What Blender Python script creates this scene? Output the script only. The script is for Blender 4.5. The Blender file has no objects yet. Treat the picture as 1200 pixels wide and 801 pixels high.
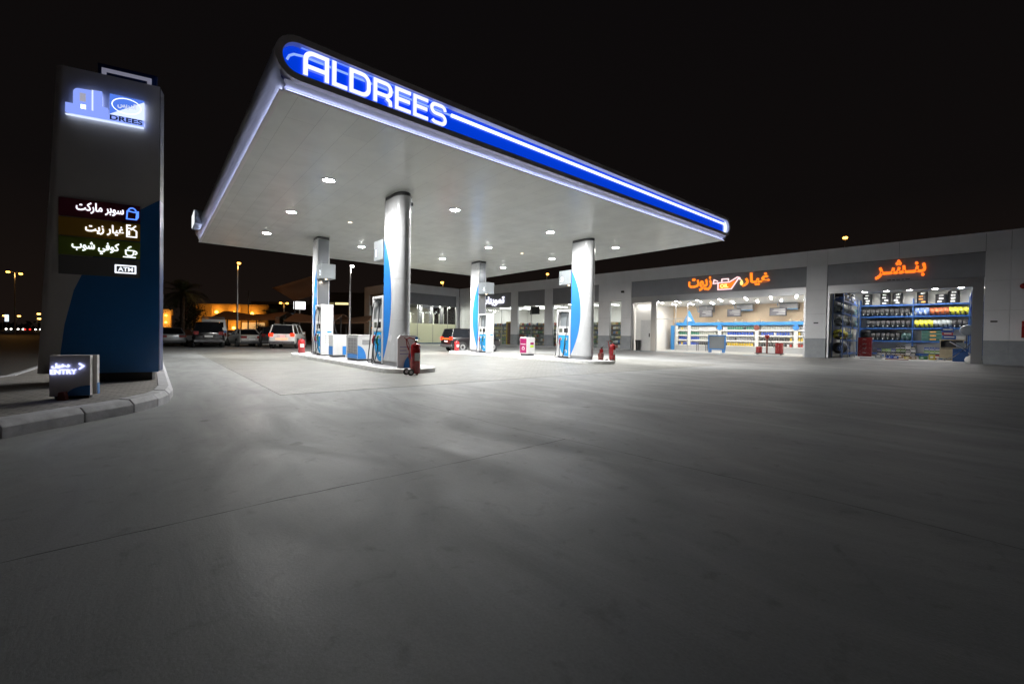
import bpy, bmesh, math, random
from mathutils import Vector, Matrix
random.seed(7)
PI = math.pi
R = math.radians
S = bpy.context.scene
COL = S.collection

# ------------------------------------------------------------------ camera, night sky, exposure
F_FWD = Vector((0.642, 0.7665, -0.0145))
cam = bpy.data.cameras.new('camera')
cam.sensor_width = 36
cam.lens = 15.119
cam.clip_start = 0.05
cam.clip_end = 3000
co = bpy.data.objects.new('camera', cam)
COL.objects.link(co)
yaw, pit, rol = R(39.9476), R(-0.8315), R(0.9284)
fw = Vector((math.sin(yaw) * math.cos(pit), math.cos(yaw) * math.cos(pit), math.sin(pit)))
r0 = Vector((math.cos(yaw), -math.sin(yaw), 0))
u0 = r0.cross(fw)
rr = r0 * math.cos(rol) + u0 * math.sin(rol)
uu = -r0 * math.sin(rol) + u0 * math.cos(rol)
M = Matrix((rr, uu, -fw)).transposed().to_4x4()
M.translation = Vector((0, 0, 1.25))
co.matrix_world = M
S.camera = co

W = bpy.data.worlds.new("World")
S.world = W
W.use_nodes = True
wn = W.node_tree
wn.nodes.clear()
wo = wn.nodes.new('ShaderNodeOutputWorld')
sky = wn.nodes.new('ShaderNodeTexSky')
sky.sky_type = 'NISHITA'
sky.sun_disc = False
sky.sun_elevation = R(-5)
sky.sun_rotation = R(200)
b1 = wn.nodes.new('ShaderNodeBackground')
b1.inputs[1].default_value = 0.02
wn.links.new(sky.outputs[0], b1.inputs[0])
tc = wn.nodes.new('ShaderNodeTexCoord')
sp = wn.nodes.new('ShaderNodeSeparateXYZ')
wn.links.new(tc.outputs['Generated'], sp.inputs[0])
cr = wn.nodes.new('ShaderNodeValToRGB')
cr.color_ramp.elements[0].position = 0.0
cr.color_ramp.elements[0].color = (.0098, .0064, .0050, 1)
cr.color_ramp.elements[1].position = 1.0
cr.color_ramp.elements[1].color = (.0026, .0023, .0027, 1)
e = cr.color_ramp.elements.new(0.25)
e.color = (.0045, .0035, .0034, 1)
wn.links.new(sp.outputs[2], cr.inputs[0])
b2 = wn.nodes.new('ShaderNodeBackground')
b2.inputs[1].default_value = 1.0
wn.links.new(cr.outputs[0], b2.inputs[0])
ad = wn.nodes.new('ShaderNodeAddShader')
wn.links.new(b1.outputs[0], ad.inputs[0])
wn.links.new(b2.outputs[0], ad.inputs[1])
wn.links.new(ad.outputs[0], wo.inputs[0])

S.view_settings.view_transform = 'Standard'
S.view_settings.look = 'None'
S.view_settings.exposure = 0
S.view_settings.gamma = 1
S.cycles.max_bounces = 8
S.cycles.diffuse_bounces = 4
S.cycles.sample_clamp_indirect = 4

CANOPY_W = 1180.0      # watts per canopy floodlight, downward part
CANOPY_S = ((350, 420, 550, 5300), (350, 420, 550, 4700), (3000, 3000, 3000, 4600))   # watts of the added spot that lights the shop fronts, by lamp row and column
CANOPY_AIM = (-22, 14, 60)   # compass turn of that added spot by row

# ------------------------------------------------------------------ materials
def hexc(r, g, b):
    f = lambda c: (c / 12.92 if c <= .04045 else ((c + .055) / 1.055) ** 2.4)
    return tuple(f(v / 255) for v in (r, g, b))

def mat(name, color, rough=.5, metal=0, emit=None, es=0, noise=0, nscale=6, bump=0, bscale=40, coat=0, spec=.5):
    m = bpy.data.materials.new(name)
    m.use_nodes = True
    nt = m.node_tree
    p = nt.nodes['Principled BSDF']
    p.inputs['Base Color'].default_value = (*color, 1)
    p.inputs['Roughness'].default_value = rough
    p.inputs['Metallic'].default_value = metal
    p.inputs['Specular IOR Level'].default_value = spec
    if coat:
        p.inputs['Coat Weight'].default_value = coat
        p.inputs['Coat Roughness'].default_value = .08
    if emit:
        p.inputs['Emission Color'].default_value = (*emit, 1)
        p.inputs['Emission Strength'].default_value = es
    if noise or bump:
        t = nt.nodes.new('ShaderNodeTexCoord')
    if noise:
        n = nt.nodes.new('ShaderNodeTexNoise')
        n.inputs['Scale'].default_value = nscale
        n.inputs['Detail'].default_value = 6
        n.inputs['Roughness'].default_value = .6
        nt.links.new(t.outputs['Object'], n.inputs['Vector'])
        r = nt.nodes.new('ShaderNodeValToRGB')
        r.color_ramp.elements[0].position = .3
        r.color_ramp.elements[1].position = .72
        r.color_ramp.elements[0].color = (*[max(0, c * (1 - noise)) for c in color], 1)
        r.color_ramp.elements[1].color = (*[min(1, c * (1 + noise * .6)) for c in color], 1)
        nt.links.new(n.outputs['Fac'], r.inputs[0])
        nt.links.new(r.outputs[0], p.inputs['Base Color'])
        mr = nt.nodes.new('ShaderNodeMapRange')
        mr.inputs[3].default_value = max(.02, rough - .08)
        mr.inputs[4].default_value = min(1, rough + .1)
        nt.links.new(n.outputs['Fac'], mr.inputs[0])
        nt.links.new(mr.outputs[0], p.inputs['Roughness'])
    if bump:
        n2 = nt.nodes.new('ShaderNodeTexNoise')
        n2.inputs['Scale'].default_value = bscale
        n2.inputs['Detail'].default_value = 4
        nt.links.new(t.outputs['Object'], n2.inputs['Vector'])
        bp = nt.nodes.new('ShaderNodeBump')
        bp.inputs['Strength'].default_value = bump
        bp.inputs['Distance'].default_value = .01
        nt.links.new(n2.outputs['Fac'], bp.inputs['Height'])
        nt.links.new(bp.outputs[0], p.inputs['Normal'])
    return m

def glow(name, color, s):
    m = bpy.data.materials.new(name)
    m.use_nodes = True
    nt = m.node_tree
    nt.nodes.clear()
    o = nt.nodes.new('ShaderNodeOutputMaterial')
    e = nt.nodes.new('ShaderNodeEmission')
    e.inputs[0].default_value = (*color, 1)
    e.inputs[1].default_value = s
    nt.links.new(e.outputs[0], o.inputs[0])
    return m

def glass(name, tint=(1, 1, 1), rough=.02, frost=0):
    m = bpy.data.materials.new(name)
    m.use_nodes = True
    nt = m.node_tree
    nt.nodes.clear()
    o = nt.nodes.new('ShaderNodeOutputMaterial')
    t = nt.nodes.new('ShaderNodeBsdfTransparent')
    t.inputs[0].default_value = (*tint, 1)
    g = nt.nodes.new('ShaderNodeBsdfGlossy')
    g.inputs['Roughness'].default_value = rough
    lw = nt.nodes.new('ShaderNodeLayerWeight')
    lw.inputs[0].default_value = .5
    pw = nt.nodes.new('ShaderNodeMath')
    pw.operation = 'POWER'
    pw.inputs[1].default_value = 4.5
    nt.links.new(lw.outputs['Facing'], pw.inputs[0])
    f = nt.nodes.new('ShaderNodeMath')
    f.operation = 'MULTIPLY_ADD'
    f.inputs[1].default_value = .9
    f.inputs[2].default_value = .04
    nt.links.new(pw.outputs[0], f.inputs[0])
    mx = nt.nodes.new('ShaderNodeMixShader')
    nt.links.new(f.outputs[0], mx.inputs[0])
    nt.links.new(t.outputs[0], mx.inputs[1])
    nt.links.new(g.outputs[0], mx.inputs[2])
    last = mx
    if frost:
        d = nt.nodes.new('ShaderNodeBsdfDiffuse')
        d.inputs[0].default_value = (.76, .77, .66, 1)
        tl = nt.nodes.new('ShaderNodeBsdfTranslucent')
        tl.inputs[0].default_value = (.88, .9, .76, 1)
        a = nt.nodes.new('ShaderNodeMixShader')
        a.inputs[0].default_value = .55
        nt.links.new(d.outputs[0], a.inputs[1])
        nt.links.new(tl.outputs[0], a.inputs[2])
        b = nt.nodes.new('ShaderNodeMixShader')
        b.inputs[0].default_value = frost
        nt.links.new(mx.outputs[0], b.inputs[1])
        nt.links.new(a.outputs[0], b.inputs[2])
        last = b
    nt.links.new(last.outputs[0], o.inputs[0])
    return m

def concrete_mat():
    m = bpy.data.materials.new('concrete')
    m.use_nodes = True
    nt = m.node_tree
    L = nt.links.new
    p = nt.nodes['Principled BSDF']
    t = nt.nodes.new('ShaderNodeTexCoord')
    mp = nt.nodes.new('ShaderNodeMapping')
    mp.inputs['Rotation'].default_value = (0, 0, R(35))
    mp.inputs['Scale'].default_value = (1, .38, 1)
    L(t.outputs['Object'], mp.inputs[0])
    def noise(scale, detail, rough, vec, dist=0):
        n = nt.nodes.new('ShaderNodeTexNoise')
        n.inputs['Scale'].default_value = scale
        n.inputs['Detail'].default_value = detail
        n.inputs['Roughness'].default_value = rough
        n.inputs['Distortion'].default_value = dist
        L(vec, n.inputs['Vector'])
        return n.outputs['Fac']
    def ramp(fac, a, b, ca, cb):
        r = nt.nodes.new('ShaderNodeValToRGB')
        r.color_ramp.elements[0].position = a
        r.color_ramp.elements[1].position = b
        r.color_ramp.elements[0].color = (*ca, 1)
        r.color_ramp.elements[1].color = (*cb, 1)
        L(fac, r.inputs[0])
        return r.outputs[0]
    def mult(a, b, f):
        x = nt.nodes.new('ShaderNodeMix')
        x.data_type = 'RGBA'
        x.blend_type = 'MULTIPLY'
        x.inputs[0].default_value = f
        L(a, x.inputs[6])
        L(b, x.inputs[7])
        return x.outputs[2]
    big = noise(.22, 5, .55, t.outputs['Object'], .6)
    swirl = noise(1.1, 7, .62, mp.outputs[0], 1.3)
    grit = noise(70, 3, .7, t.outputs['Object'])
    spots = noise(5.5, 5, .6, t.outputs['Object'], .4)
    c = ramp(big, .28, .75, (.222, .228, .228), (.318, .325, .322))
    c = mult(c, ramp(swirl, .33, .66, (.7, .71, .72), (1, 1, 1)), .5)
    c = mult(c, ramp(spots, .27, .42, (.55, .55, .54), (1, 1, 1)), .55)
    c = mult(c, ramp(grit, .3, .7, (.82, .82, .82), (1, 1, 1)), .8)
    # oil drips: small dark spots of several sizes; tyre streaks along the driving lanes
    vo = nt.nodes.new('ShaderNodeTexVoronoi')
    vo.inputs['Scale'].default_value = 1.5
    vo.inputs['Randomness'].default_value = 1
    wob = nt.nodes.new('ShaderNodeVectorMath')
    wob.operation = 'ADD'
    wn_ = nt.nodes.new('ShaderNodeTexNoise')
    wn_.inputs['Scale'].default_value = 7
    L(t.outputs['Object'], wn_.inputs['Vector'])
    sc_ = nt.nodes.new('ShaderNodeVectorMath')
    sc_.operation = 'SCALE'
    sc_.inputs['Scale'].default_value = .16
    L(wn_.outputs['Color'], sc_.inputs[0])
    L(t.outputs['Object'], wob.inputs[0])
    L(sc_.outputs[0], wob.inputs[1])
    L(wob.outputs[0], vo.inputs['Vector'])
    sep = nt.nodes.new('ShaderNodeSeparateColor')
    L(vo.outputs['Color'], sep.inputs[0])
    rad_ = nt.nodes.new('ShaderNodeMath')
    rad_.operation = 'POWER'
    rad_.inputs[1].default_value = 5
    L(sep.outputs[0], rad_.inputs[0])
    rs = nt.nodes.new('ShaderNodeMath')
    rs.operation = 'MULTIPLY_ADD'
    rs.inputs[1].default_value = .13
    rs.inputs[2].default_value = .012
    L(rad_.outputs[0], rs.inputs[0])
    dv = nt.nodes.new('ShaderNodeMath')
    dv.operation = 'DIVIDE'
    L(vo.outputs['Distance'], dv.inputs[0])
    L(rs.outputs[0], dv.inputs[1])
    c = mult(c, ramp(dv.outputs[0], .55, 1.0, (.42, .41, .40), (1, 1, 1)), .75)
    mp2 = nt.nodes.new('ShaderNodeMapping')
    mp2.inputs['Rotation'].default_value = (0, 0, R(8))
    mp2.inputs['Scale'].default_value = (2.6, .09, 1)
    L(t.outputs['Object'], mp2.inputs[0])
    streak = noise(1, 6, .65, mp2.outputs[0], .3)
    c = mult(c, ramp(streak, .34, .5, (.74, .74, .74), (1, 1, 1)), .3)
    L(c, p.inputs['Base Color'])
    p.inputs['Specular IOR Level'].default_value = .35
    mr = nt.nodes.new('ShaderNodeMapRange')
    mr.inputs[1].default_value = .3
    mr.inputs[2].default_value = .7
    mr.inputs[3].default_value = .66
    mr.inputs[4].default_value = .45
    L(swirl, mr.inputs[0])
    L(mr.outputs[0], p.inputs['Roughness'])
    add = nt.nodes.new('ShaderNodeMath')
    add.operation = 'MULTIPLY_ADD'
    L(swirl, add.inputs[0])
    add.inputs[1].default_value = 5.0
    L(grit, add.inputs[2])
    bp = nt.nodes.new('ShaderNodeBump')
    bp.inputs['Strength'].default_value = .3
    bp.inputs['Distance'].default_value = .004
    L(add.outputs[0], bp.inputs['Height'])
    L(bp.outputs[0], p.inputs['Normal'])
    return m

def brick_mat(name, c1, c2, cm, scale, bw, rh, rough=.6, rot=0, mortar=.012, bump=.4, offset=.5, rows=True):
    m = bpy.data.materials.new(name)
    m.use_nodes = True
    nt = m.node_tree
    L = nt.links.new
    p = nt.nodes['Principled BSDF']
    t = nt.nodes.new('ShaderNodeTexCoord')
    mp = nt.nodes.new('ShaderNodeMapping')
    mp.inputs['Rotation'].default_value = (0, 0, rot)
    L(t.outputs['Object'], mp.inputs[0])
    b = nt.nodes.new('ShaderNodeTexBrick')
    b.offset = offset
    b.inputs['Color1'].default_value = (*c1, 1)
    b.inputs['Color2'].default_value = (*c2, 1)
    b.inputs['Mortar'].default_value = (*cm, 1)
    b.inputs['Scale'].default_value = scale
    b.inputs['Mortar Size'].default_value = mortar
    b.inputs['Brick Width'].default_value = bw
    b.inputs['Row Height'].default_value = rh
    L(mp.outputs[0], b.inputs['Vector'])
    n = nt.nodes.new('ShaderNodeTexNoise')
    n.inputs['Scale'].default_value = 1.3
    n.inputs['Detail'].default_value = 7
    L(t.outputs['Object'], n.inputs['Vector'])
    r = nt.nodes.new('ShaderNodeValToRGB')
    r.color_ramp.elements[0].position = .3
    r.color_ramp.elements[1].position = .65
    r.color_ramp.elements[0].color = (.72, .72, .72, 1)
    r.color_ramp.elements[1].color = (1, 1, 1, 1)
    L(n.outputs['Fac'], r.inputs[0])
    x = nt.nodes.new('ShaderNodeMix')
    x.data_type = 'RGBA'
    x.blend_type = 'MULTIPLY'
    x.inputs[0].default_value = .9 if rough > .45 else .4
    L(b.outputs['Color'], x.inputs[6])
    L(r.outputs[0], x.inputs[7])
    L(x.outputs[2], p.inputs['Base Color'])
    p.inputs['Roughness'].default_value = rough
    bp = nt.nodes.new('ShaderNodeBump')
    bp.invert = True
    bp.inputs['Strength'].default_value = bump
    bp.inputs['Distance'].default_value = .008
    L(b.outputs['Fac'], bp.inputs['Height'])
    L(bp.outputs[0], p.inputs['Normal'])
    return m

M_ = {}
M_['concrete'] = concrete_mat()
M_['asphalt'] = mat('asphalt', (.055, .053, .05), .55, noise=.35, nscale=2, bump=.4, bscale=60)
M_['pavers'] = brick_mat('block_pavers', (.215, .217, .20), (.175, .177, .165), (.13, .125, .12), 1, .22, .11, .5, 0, .008, .5)
M_['pavers2'] = brick_mat('island_pavers', (.27, .25, .23), (.22, .205, .19), (.09, .085, .08), 1, .24, .12, .75, R(20), .01, .6)
M_['kerb'] = mat('kerb_concrete', (.42, .42, .44), .7, noise=.3, nscale=5, bump=.3)
M_['kerbwhite'] = mat('kerb_white', (.68, .68, .67), .6, noise=.25, nscale=6, bump=.2)
M_['joint'] = mat('joint_sealant', (.045, .045, .045), .7)
M_['soffit'] = brick_mat('soffit_panels', (.88, .895, .86), (.84, .855, .82), (.45, .46, .44), 1, 4.2, .62, .25, R(90), .003, .05, .37)
M_['white'] = mat('white_paint', (.66, .66, .66), .3, noise=.06, nscale=3)
M_['whitepanel'] = mat('white_cladding', (.54, .55, .565), .25, noise=.05, nscale=2, coat=.25)
M_['silver'] = mat('silver_cladding', (.74, .75, .79), .34, .35, noise=.07, nscale=1.5)
M_['rim'] = mat('grey_rim', (.74, .70, .71), .45)
M_['darkgrey'] = mat('dark_grey', (.06, .06, .065), .5)
M_['black'] = mat('black', (.012, .012, .013), .45)
M_['grey'] = mat('mid_grey', (.30, .30, .31), .4, noise=.1)
M_['colgrey'] = mat('column_inner_grey', (.22, .235, .26), .25, .5)
M_['boxgrey'] = mat('number_box_grey', (.20, .22, .235), .35)
M_['sky_blue'] = mat('light_blue_film', (.03, .20, .60), .25, coat=.2)
M_['blue'] = mat('blue_panel', (.03, .20, .56), .3, coat=.2, noise=.05)
M_['navy'] = mat('navy_panel', (.008, .028, .12), .3)
M_['pumpblue'] = mat('pump_blue', (.03, .33, .72), .25, coat=.3)
M_['rackblue'] = mat('rack_blue', (.02, .075, .24), .4, noise=.15)
M_['rubber'] = mat('rubber', (.014, .014, .015), .6)
M_['hose'] = mat('hose_rubber', (.02, .02, .022), .4)
M_['red'] = mat('red_enamel', (.30, .018, .02), .25, coat=.4, noise=.1)
M_['redbrown'] = mat('rusty_red', (.20, .055, .04), .55, noise=.3)
M_['chrome'] = mat('chrome', (.75, .75, .77), .15, 1)
M_['steel'] = mat('steel', (.45, .45, .46), .35, .8)
M_['clad'] = mat('facade_cladding', (.76, .765, .79), .36, noise=.07, nscale=.8)
M_['fascia'] = mat('fascia_grey', (.25, .255, .28), .4, noise=.1, nscale=1.2)
M_['plinth'] = mat('plinth_grey', (.30, .32, .345), .5, noise=.15, nscale=2)
M_['inwall'] = mat('interior_white', (.80, .79, .76), .6)
M_['peach'] = mat('interior_peach', (.82, .66, .48), .6, noise=.06)
M_['glass'] = glass('window_glass', (.93, .96, .96))
M_['frost'] = glass('frosted_glass', (.9, .95, .9), .1, .93)
M_['carglass'] = mat('car_glass', (.008, .009, .011), .06, spec=.8)
M_['led'] = glow('led_lens', (1, .98, .94), 240)
M_['ledwarm'] = glow('warm_led_lens', (1, .8, .55), 6)
M_['tube'] = glow('led_reflection_white', (.66, .78, 1), 2.2)  # glow colour for the hidden LED strip's reflection on the blue face
M_['cove'] = glow('led_tube_blue', (.60, .66, 1), 60)
M_['softreflection'] = glow('led_reflection_soft', (.30, .48, 1), 1.0)  # dimmer glow for the same reflection behind the letters
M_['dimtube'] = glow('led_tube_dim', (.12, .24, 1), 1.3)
M_['letter'] = glow('lit_letter_white', (.95, .97, 1), 1.12)
M_['text'] = glow('lit_text_white', (.85, .9, 1), 1.6)
M_['sodium'] = glow('sodium_lamp', (1, .42, .06), 10)
M_['sodiumfar'] = glow('sodium_lamp_far', (1, .48, .10), 8)

# ------------------------------------------------------------------ mesh building
class MB:
    def __init__(s):
        s.bm = bmesh.new()
    def box(s, x0, x1, y0, y1, z0, z1, T=None):
        v = [s.bm.verts.new(Vector(p) if T is None else T @ Vector(p)) for p in
             ((x0, y0, z0), (x1, y0, z0), (x1, y1, z0), (x0, y1, z0), (x0, y0, z1), (x1, y0, z1), (x1, y1, z1), (x0, y1, z1))]
        for f in ((0, 3, 2, 1), (4, 5, 6, 7), (0, 1, 5, 4), (1, 2, 6, 5), (2, 3, 7, 6), (3, 0, 4, 7)):
            s.bm.faces.new([v[i] for i in f])
        return s
    def prism(s, pts, axis, t0, t1):
        def P(a, b, t):
            return {'x': (t, a, b), 'y': (a, t, b), 'z': (a, b, t)}[axis]
        A = [s.bm.verts.new(P(a, b, t0)) for a, b in pts]
        B = [s.bm.verts.new(P(a, b, t1)) for a, b in pts]
        n = len(pts)
        s.bm.faces.new(A[::-1])
        s.bm.faces.new(B)
        for i in range(n):
            s.bm.faces.new((A[i], A[(i + 1) % n], B[(i + 1) % n], B[i]))
        return s
    def shell(s, pts, axis, t0, t1, closed=False):
        def P(a, b, t):
            return {'x': (t, a, b), 'y': (a, t, b), 'z': (a, b, t)}[axis]
        A = [s.bm.verts.new(P(a, b, t0)) for a, b in pts]
        B = [s.bm.verts.new(P(a, b, t1)) for a, b in pts]
        for i in range(len(pts) - (0 if closed else 1)):
            j = (i + 1) % len(pts)
            s.bm.faces.new((A[i], A[j], B[j], B[i]))
        return s
    def ring(s, outer, inner, axis, t0, t1):
        def P(a, b, t):
            return {'x': (t, a, b), 'y': (a, t, b), 'z': (a, b, t)}[axis]
        n = len(outer)
        o0 = [s.bm.verts.new(P(a, b, t0)) for a, b in outer]
        o1 = [s.bm.verts.new(P(a, b, t1)) for a, b in outer]
        i0 = [s.bm.verts.new(P(a, b, t0)) for a, b in inner]
        i1 = [s.bm.verts.new(P(a, b, t1)) for a, b in inner]
        for k in range(n):
            j = (k + 1) % n
            for q in ((o0[k], o0[j], o1[j], o1[k]), (i0[k], i1[k], i1[j], i0[j]), (o0[k], i0[k], i0[j], o0[j]), (o1[k], o1[j], i1[j], i1[k])):
                s.bm.faces.new(q)
        return s
    def cyl(s, a, b, r, r2=None, n=16, cap=True):
        a, b = Vector(a), Vector(b)
        d = (b - a).normalized()
        x = d.orthogonal().normalized()
        y = d.cross(x)
        r2 = r if r2 is None else r2
        A = [s.bm.verts.new(a + (x * math.cos(2 * PI * i / n) + y * math.sin(2 * PI * i / n)) * r) for i in range(n)]
        B = [s.bm.verts.new(b + (x * math.cos(2 * PI * i / n) + y * math.sin(2 * PI * i / n)) * r2) for i in range(n)]
        for i in range(n):
            s.bm.faces.new((A[i], A[(i + 1) % n], B[(i + 1) % n], B[i]))
        if cap:
            s.bm.faces.new(A[::-1])
            s.bm.faces.new(B)
        return s
    def tube(s, pts, r, n=8):
        pts = [Vector(p) for p in pts]
        rings = []
        for i, p in enumerate(pts):
            d = (pts[min(i + 1, len(pts) - 1)] - pts[max(i - 1, 0)]).normalized()
            x = d.cross(Vector((.13, .21, .97)))
            if x.length < .05:
                x = d.cross(Vector((1, 0, 0)))
            x.normalize()
            y = d.cross(x)
            rings.append([s.bm.verts.new(p + (x * math.cos(2 * PI * k / n) + y * math.sin(2 * PI * k / n)) * r) for k in range(n)])
        for A, B in zip(rings, rings[1:]):
            for k in range(n):
                s.bm.faces.new((A[k], A[(k + 1) % n], B[(k + 1) % n], B[k]))
        s.bm.faces.new(rings[0][::-1])
        s.bm.faces.new(rings[-1])
        return s
    def lathe(s, prof, c=(0, 0, 0), n=20, axis='z'):
        c = Vector(c)
        rings = []
        for r, h in prof:
            row = []
            for k in range(n):
                a = 2 * PI * k / n
                u, v = r * math.cos(a), r * math.sin(a)
                row.append(s.bm.verts.new(c + Vector({'z': (u, v, h), 'y': (u, h, v), 'x': (h, u, v)}[axis])))
            rings.append(row)
        for A, B in zip(rings, rings[1:]):
            for k in range(n):
                s.bm.faces.new((A[k], A[(k + 1) % n], B[(k + 1) % n], B[k]))
        s.bm.faces.new(rings[0][::-1])
        s.bm.faces.new(rings[-1])
        return s
    def loft(s, rings):
        RR = [[s.bm.verts.new(p) for p in ring] for ring in rings]
        n = len(RR[0])
        for A, B in zip(RR, RR[1:]):
            for k in range(n):
                s.bm.faces.new((A[k], A[(k + 1) % n], B[(k + 1) % n], B[k]))
        s.bm.faces.new(RR[0][::-1])
        s.bm.faces.new(RR[-1])
        return s
    def quad(s, *p):
        s.bm.faces.new([s.bm.verts.new(q) for q in p])
        return s
    def mesh(s, name, m, smooth=0):
        bmesh.ops.recalc_face_normals(s.bm, faces=s.bm.faces)
        me = bpy.data.meshes.new(name)
        s.bm.to_mesh(me)
        s.bm.free()
        me.materials.append(M_[m] if isinstance(m, str) else m)
        if smooth:
            me.polygons.foreach_set('use_smooth', [True] * len(me.polygons))
            try:
                me.set_sharp_from_angle(angle=R(smooth))
            except Exception:
                pass
        return me
    def obj(s, name, m, parent=None, smooth=0, bevel=0, loc=None, rz=None):
        o = bpy.data.objects.new(name, s.mesh(name, m, smooth))
        COL.objects.link(o)
        if parent is not None:
            o.parent = parent
        if loc is not None:
            o.location = loc
        if rz is not None:
            o.rotation_euler.z = rz
        if bevel:
            md = o.modifiers.new('bevel', 'BEVEL')
            md.width = bevel
            md.segments = 2
            md.limit_method = 'ANGLE'
        return o

def tag(o, label, cat, group=None):
    o['label'] = label
    o['category'] = cat
    if group:
        o['group'] = group
    return o

def thing(name, label, cat, loc=(0, 0, 0), rz=0, group=None):
    o = bpy.data.objects.new(name, None)
    COL.objects.link(o)
    o.location = loc
    o.rotation_euler = (0, 0, rz)
    o.empty_display_size = .2
    return tag(o, label, cat, group)

def struct(o, kind='structure'):
    o['kind'] = kind
    return o

def dup(root, loc=None, rz=None, label=None, group=None):
    def cp(o, par):
        c = o.copy()
        COL.objects.link(c)
        if par is not None:
            c.parent = par
        for ch in list(o.children):
            cp(ch, c)
        return c
    r = cp(root, None)
    if loc is not None:
        r.location = loc
    if rz is not None:
        r.rotation_euler.z = rz
    if label:
        r['label'] = label
    if group:
        r['group'] = group
    return r

def lamp(name, kind, parent, loc, power, color=(1, 1, 1), size=.3, rot=(0, 0, 0), sx=None, blend=None, spot=None):
    l = bpy.data.lights.new(name, kind)
    l.energy = power
    l.color = color
    if kind == 'AREA':
        if sx:
            l.shape = 'RECTANGLE'
            l.size, l.size_y = sx
        else:
            l.shape = 'DISK'
            l.size = size
    elif kind == 'SPOT':
        l.spot_size = spot
        l.spot_blend = blend or .5
        l.shadow_soft_size = size
    else:
        l.shadow_soft_size = size
    o = bpy.data.objects.new(name, l)
    COL.objects.link(o)
    o.parent = parent
    o.location = loc
    o.rotation_euler = rot
    return o

# ---- lettering: Arabic letters are joined here by hand, glyph by glyph
FORMS = {'ا': (0xFE8D, 0xFE8E), 'ب': (0xFE8F, 0xFE90, 0xFE91, 0xFE92), 'ت': (0xFE95, 0xFE96, 0xFE97, 0xFE98), 'د': (0xFEA9, 0xFEAA),
         'خ': (0xFEA5, 0xFEA6, 0xFEA7, 0xFEA8), 'ر': (0xFEAD, 0xFEAE), 'ز': (0xFEAF, 0xFEB0), 'س': (0xFEB1, 0xFEB2, 0xFEB3, 0xFEB4),
         'ش': (0xFEB5, 0xFEB6, 0xFEB7, 0xFEB8), 'غ': (0xFECD, 0xFECE, 0xFECF, 0xFED0), 'ف': (0xFED1, 0xFED2, 0xFED3, 0xFED4),
         'ك': (0xFED9, 0xFEDA, 0xFEDB, 0xFEDC), 'ل': (0xFEDD, 0xFEDE, 0xFEDF, 0xFEE0), 'م': (0xFEE1, 0xFEE2, 0xFEE3, 0xFEE4),
         'ن': (0xFEE5, 0xFEE6, 0xFEE7, 0xFEE8), 'و': (0xFEED, 0xFEEE), 'ي': (0xFEF1, 0xFEF2, 0xFEF3, 0xFEF4)}

def arabic(w):
    out = []
    for i, c in enumerate(w):
        if c == 'ـ' or c not in FORMS:
            out.append(c)
            continue
        prev = i > 0 and (w[i - 1] == 'ـ' or len(FORMS.get(w[i - 1], ())) == 4)
        nxt = i + 1 < len(w) and (w[i + 1] in FORMS or w[i + 1] == 'ـ') and len(FORMS[c]) == 4
        k = (3 if nxt else 1) if prev else (2 if nxt else 0)
        out.append(chr(FORMS[c][k]))
    return ''.join(out[::-1])

def text(name, s, m, parent, x0, x1, z0, z1, y, depth=.02, bold=.02, rtl=False, axis='xz', mirror=False):
    """flat lettering fitted into the rectangle x0..x1, z0..z1, front face at y, facing -y"""
    c = bpy.data.curves.new('lettering', 'FONT')
    c.body = arabic(s) if rtl else s
    c.size = 1
    c.offset = bold
    c.extrude = .01
    c.resolution_u = 4
    t = bpy.data.objects.new('lettering', c)
    COL.objects.link(t)
    dg = bpy.context.evaluated_depsgraph_get()
    dg.update()
    me = bpy.data.meshes.new_from_object(t.evaluated_get(dg), depsgraph=dg)
    bpy.data.objects.remove(t)
    bm = bmesh.new()
    bm.from_mesh(me)
    bm.verts.ensure_lookup_table()
    xs = [v.co.x for v in bm.verts]
    ys = [v.co.y for v in bm.verts]
    ax, bx, ay, by = min(xs), max(xs), min(ys), max(ys)
    seen, isl = set(), 0
    off = {}
    for v in bm.verts:
        if v in seen:
            continue
        st = [v]
        seen.add(v)
        while st:
            q = st.pop()
            off[q] = (isl % 4) * .0012
            for ed in q.link_edges:
                w = ed.other_vert(q)
                if w not in seen:
                    seen.add(w)
                    st.append(w)
        isl += 1
    for v in bm.verts:
        px = x0 + (v.co.x - ax) / (bx - ax) * (x1 - x0)
        pz = z0 + (v.co.y - ay) / (by - ay) * (z1 - z0)
        py = y + (0 if v.co.z > 0 else depth) - off[v]
        v.co = (px, py, pz)
    me2 = bpy.data.meshes.new(name)
    bm.to_mesh(me2)
    bm.free()
    me2.materials.clear()
    me2.materials.append(M_[m] if isinstance(m, str) else m)
    o = bpy.data.objects.new(name, me2)
    COL.objects.link(o)
    o.parent = parent
    return o

def thick(line, w, closed=False):
    """outline (2D) of a stroked polyline, mitred"""
    n = len(line)
    Lp, Rp = [], []
    for i in range(n):
        p = Vector(line[i])
        if closed:
            a, b = Vector(line[i - 1]), Vector(line[(i + 1) % n])
        else:
            a, b = Vector(line[max(i - 1, 0)]), Vector(line[min(i + 1, n - 1)])
        d1 = (p - a).normalized() if (p - a).length > 1e-9 else (b - p).normalized()
        d2 = (b - p).normalized() if (b - p).length > 1e-9 else d1
        t = (d1 + d2)
        t = t.normalized() if t.length > 1e-6 else d1
        nrm = Vector((-t.y, t.x))
        k = w / 2 / max(.35, nrm.dot(Vector((-d1.y, d1.x))))
        Lp.append(p + nrm * k)
        Rp.append(p - nrm * k)
    return Lp, Rp

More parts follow.
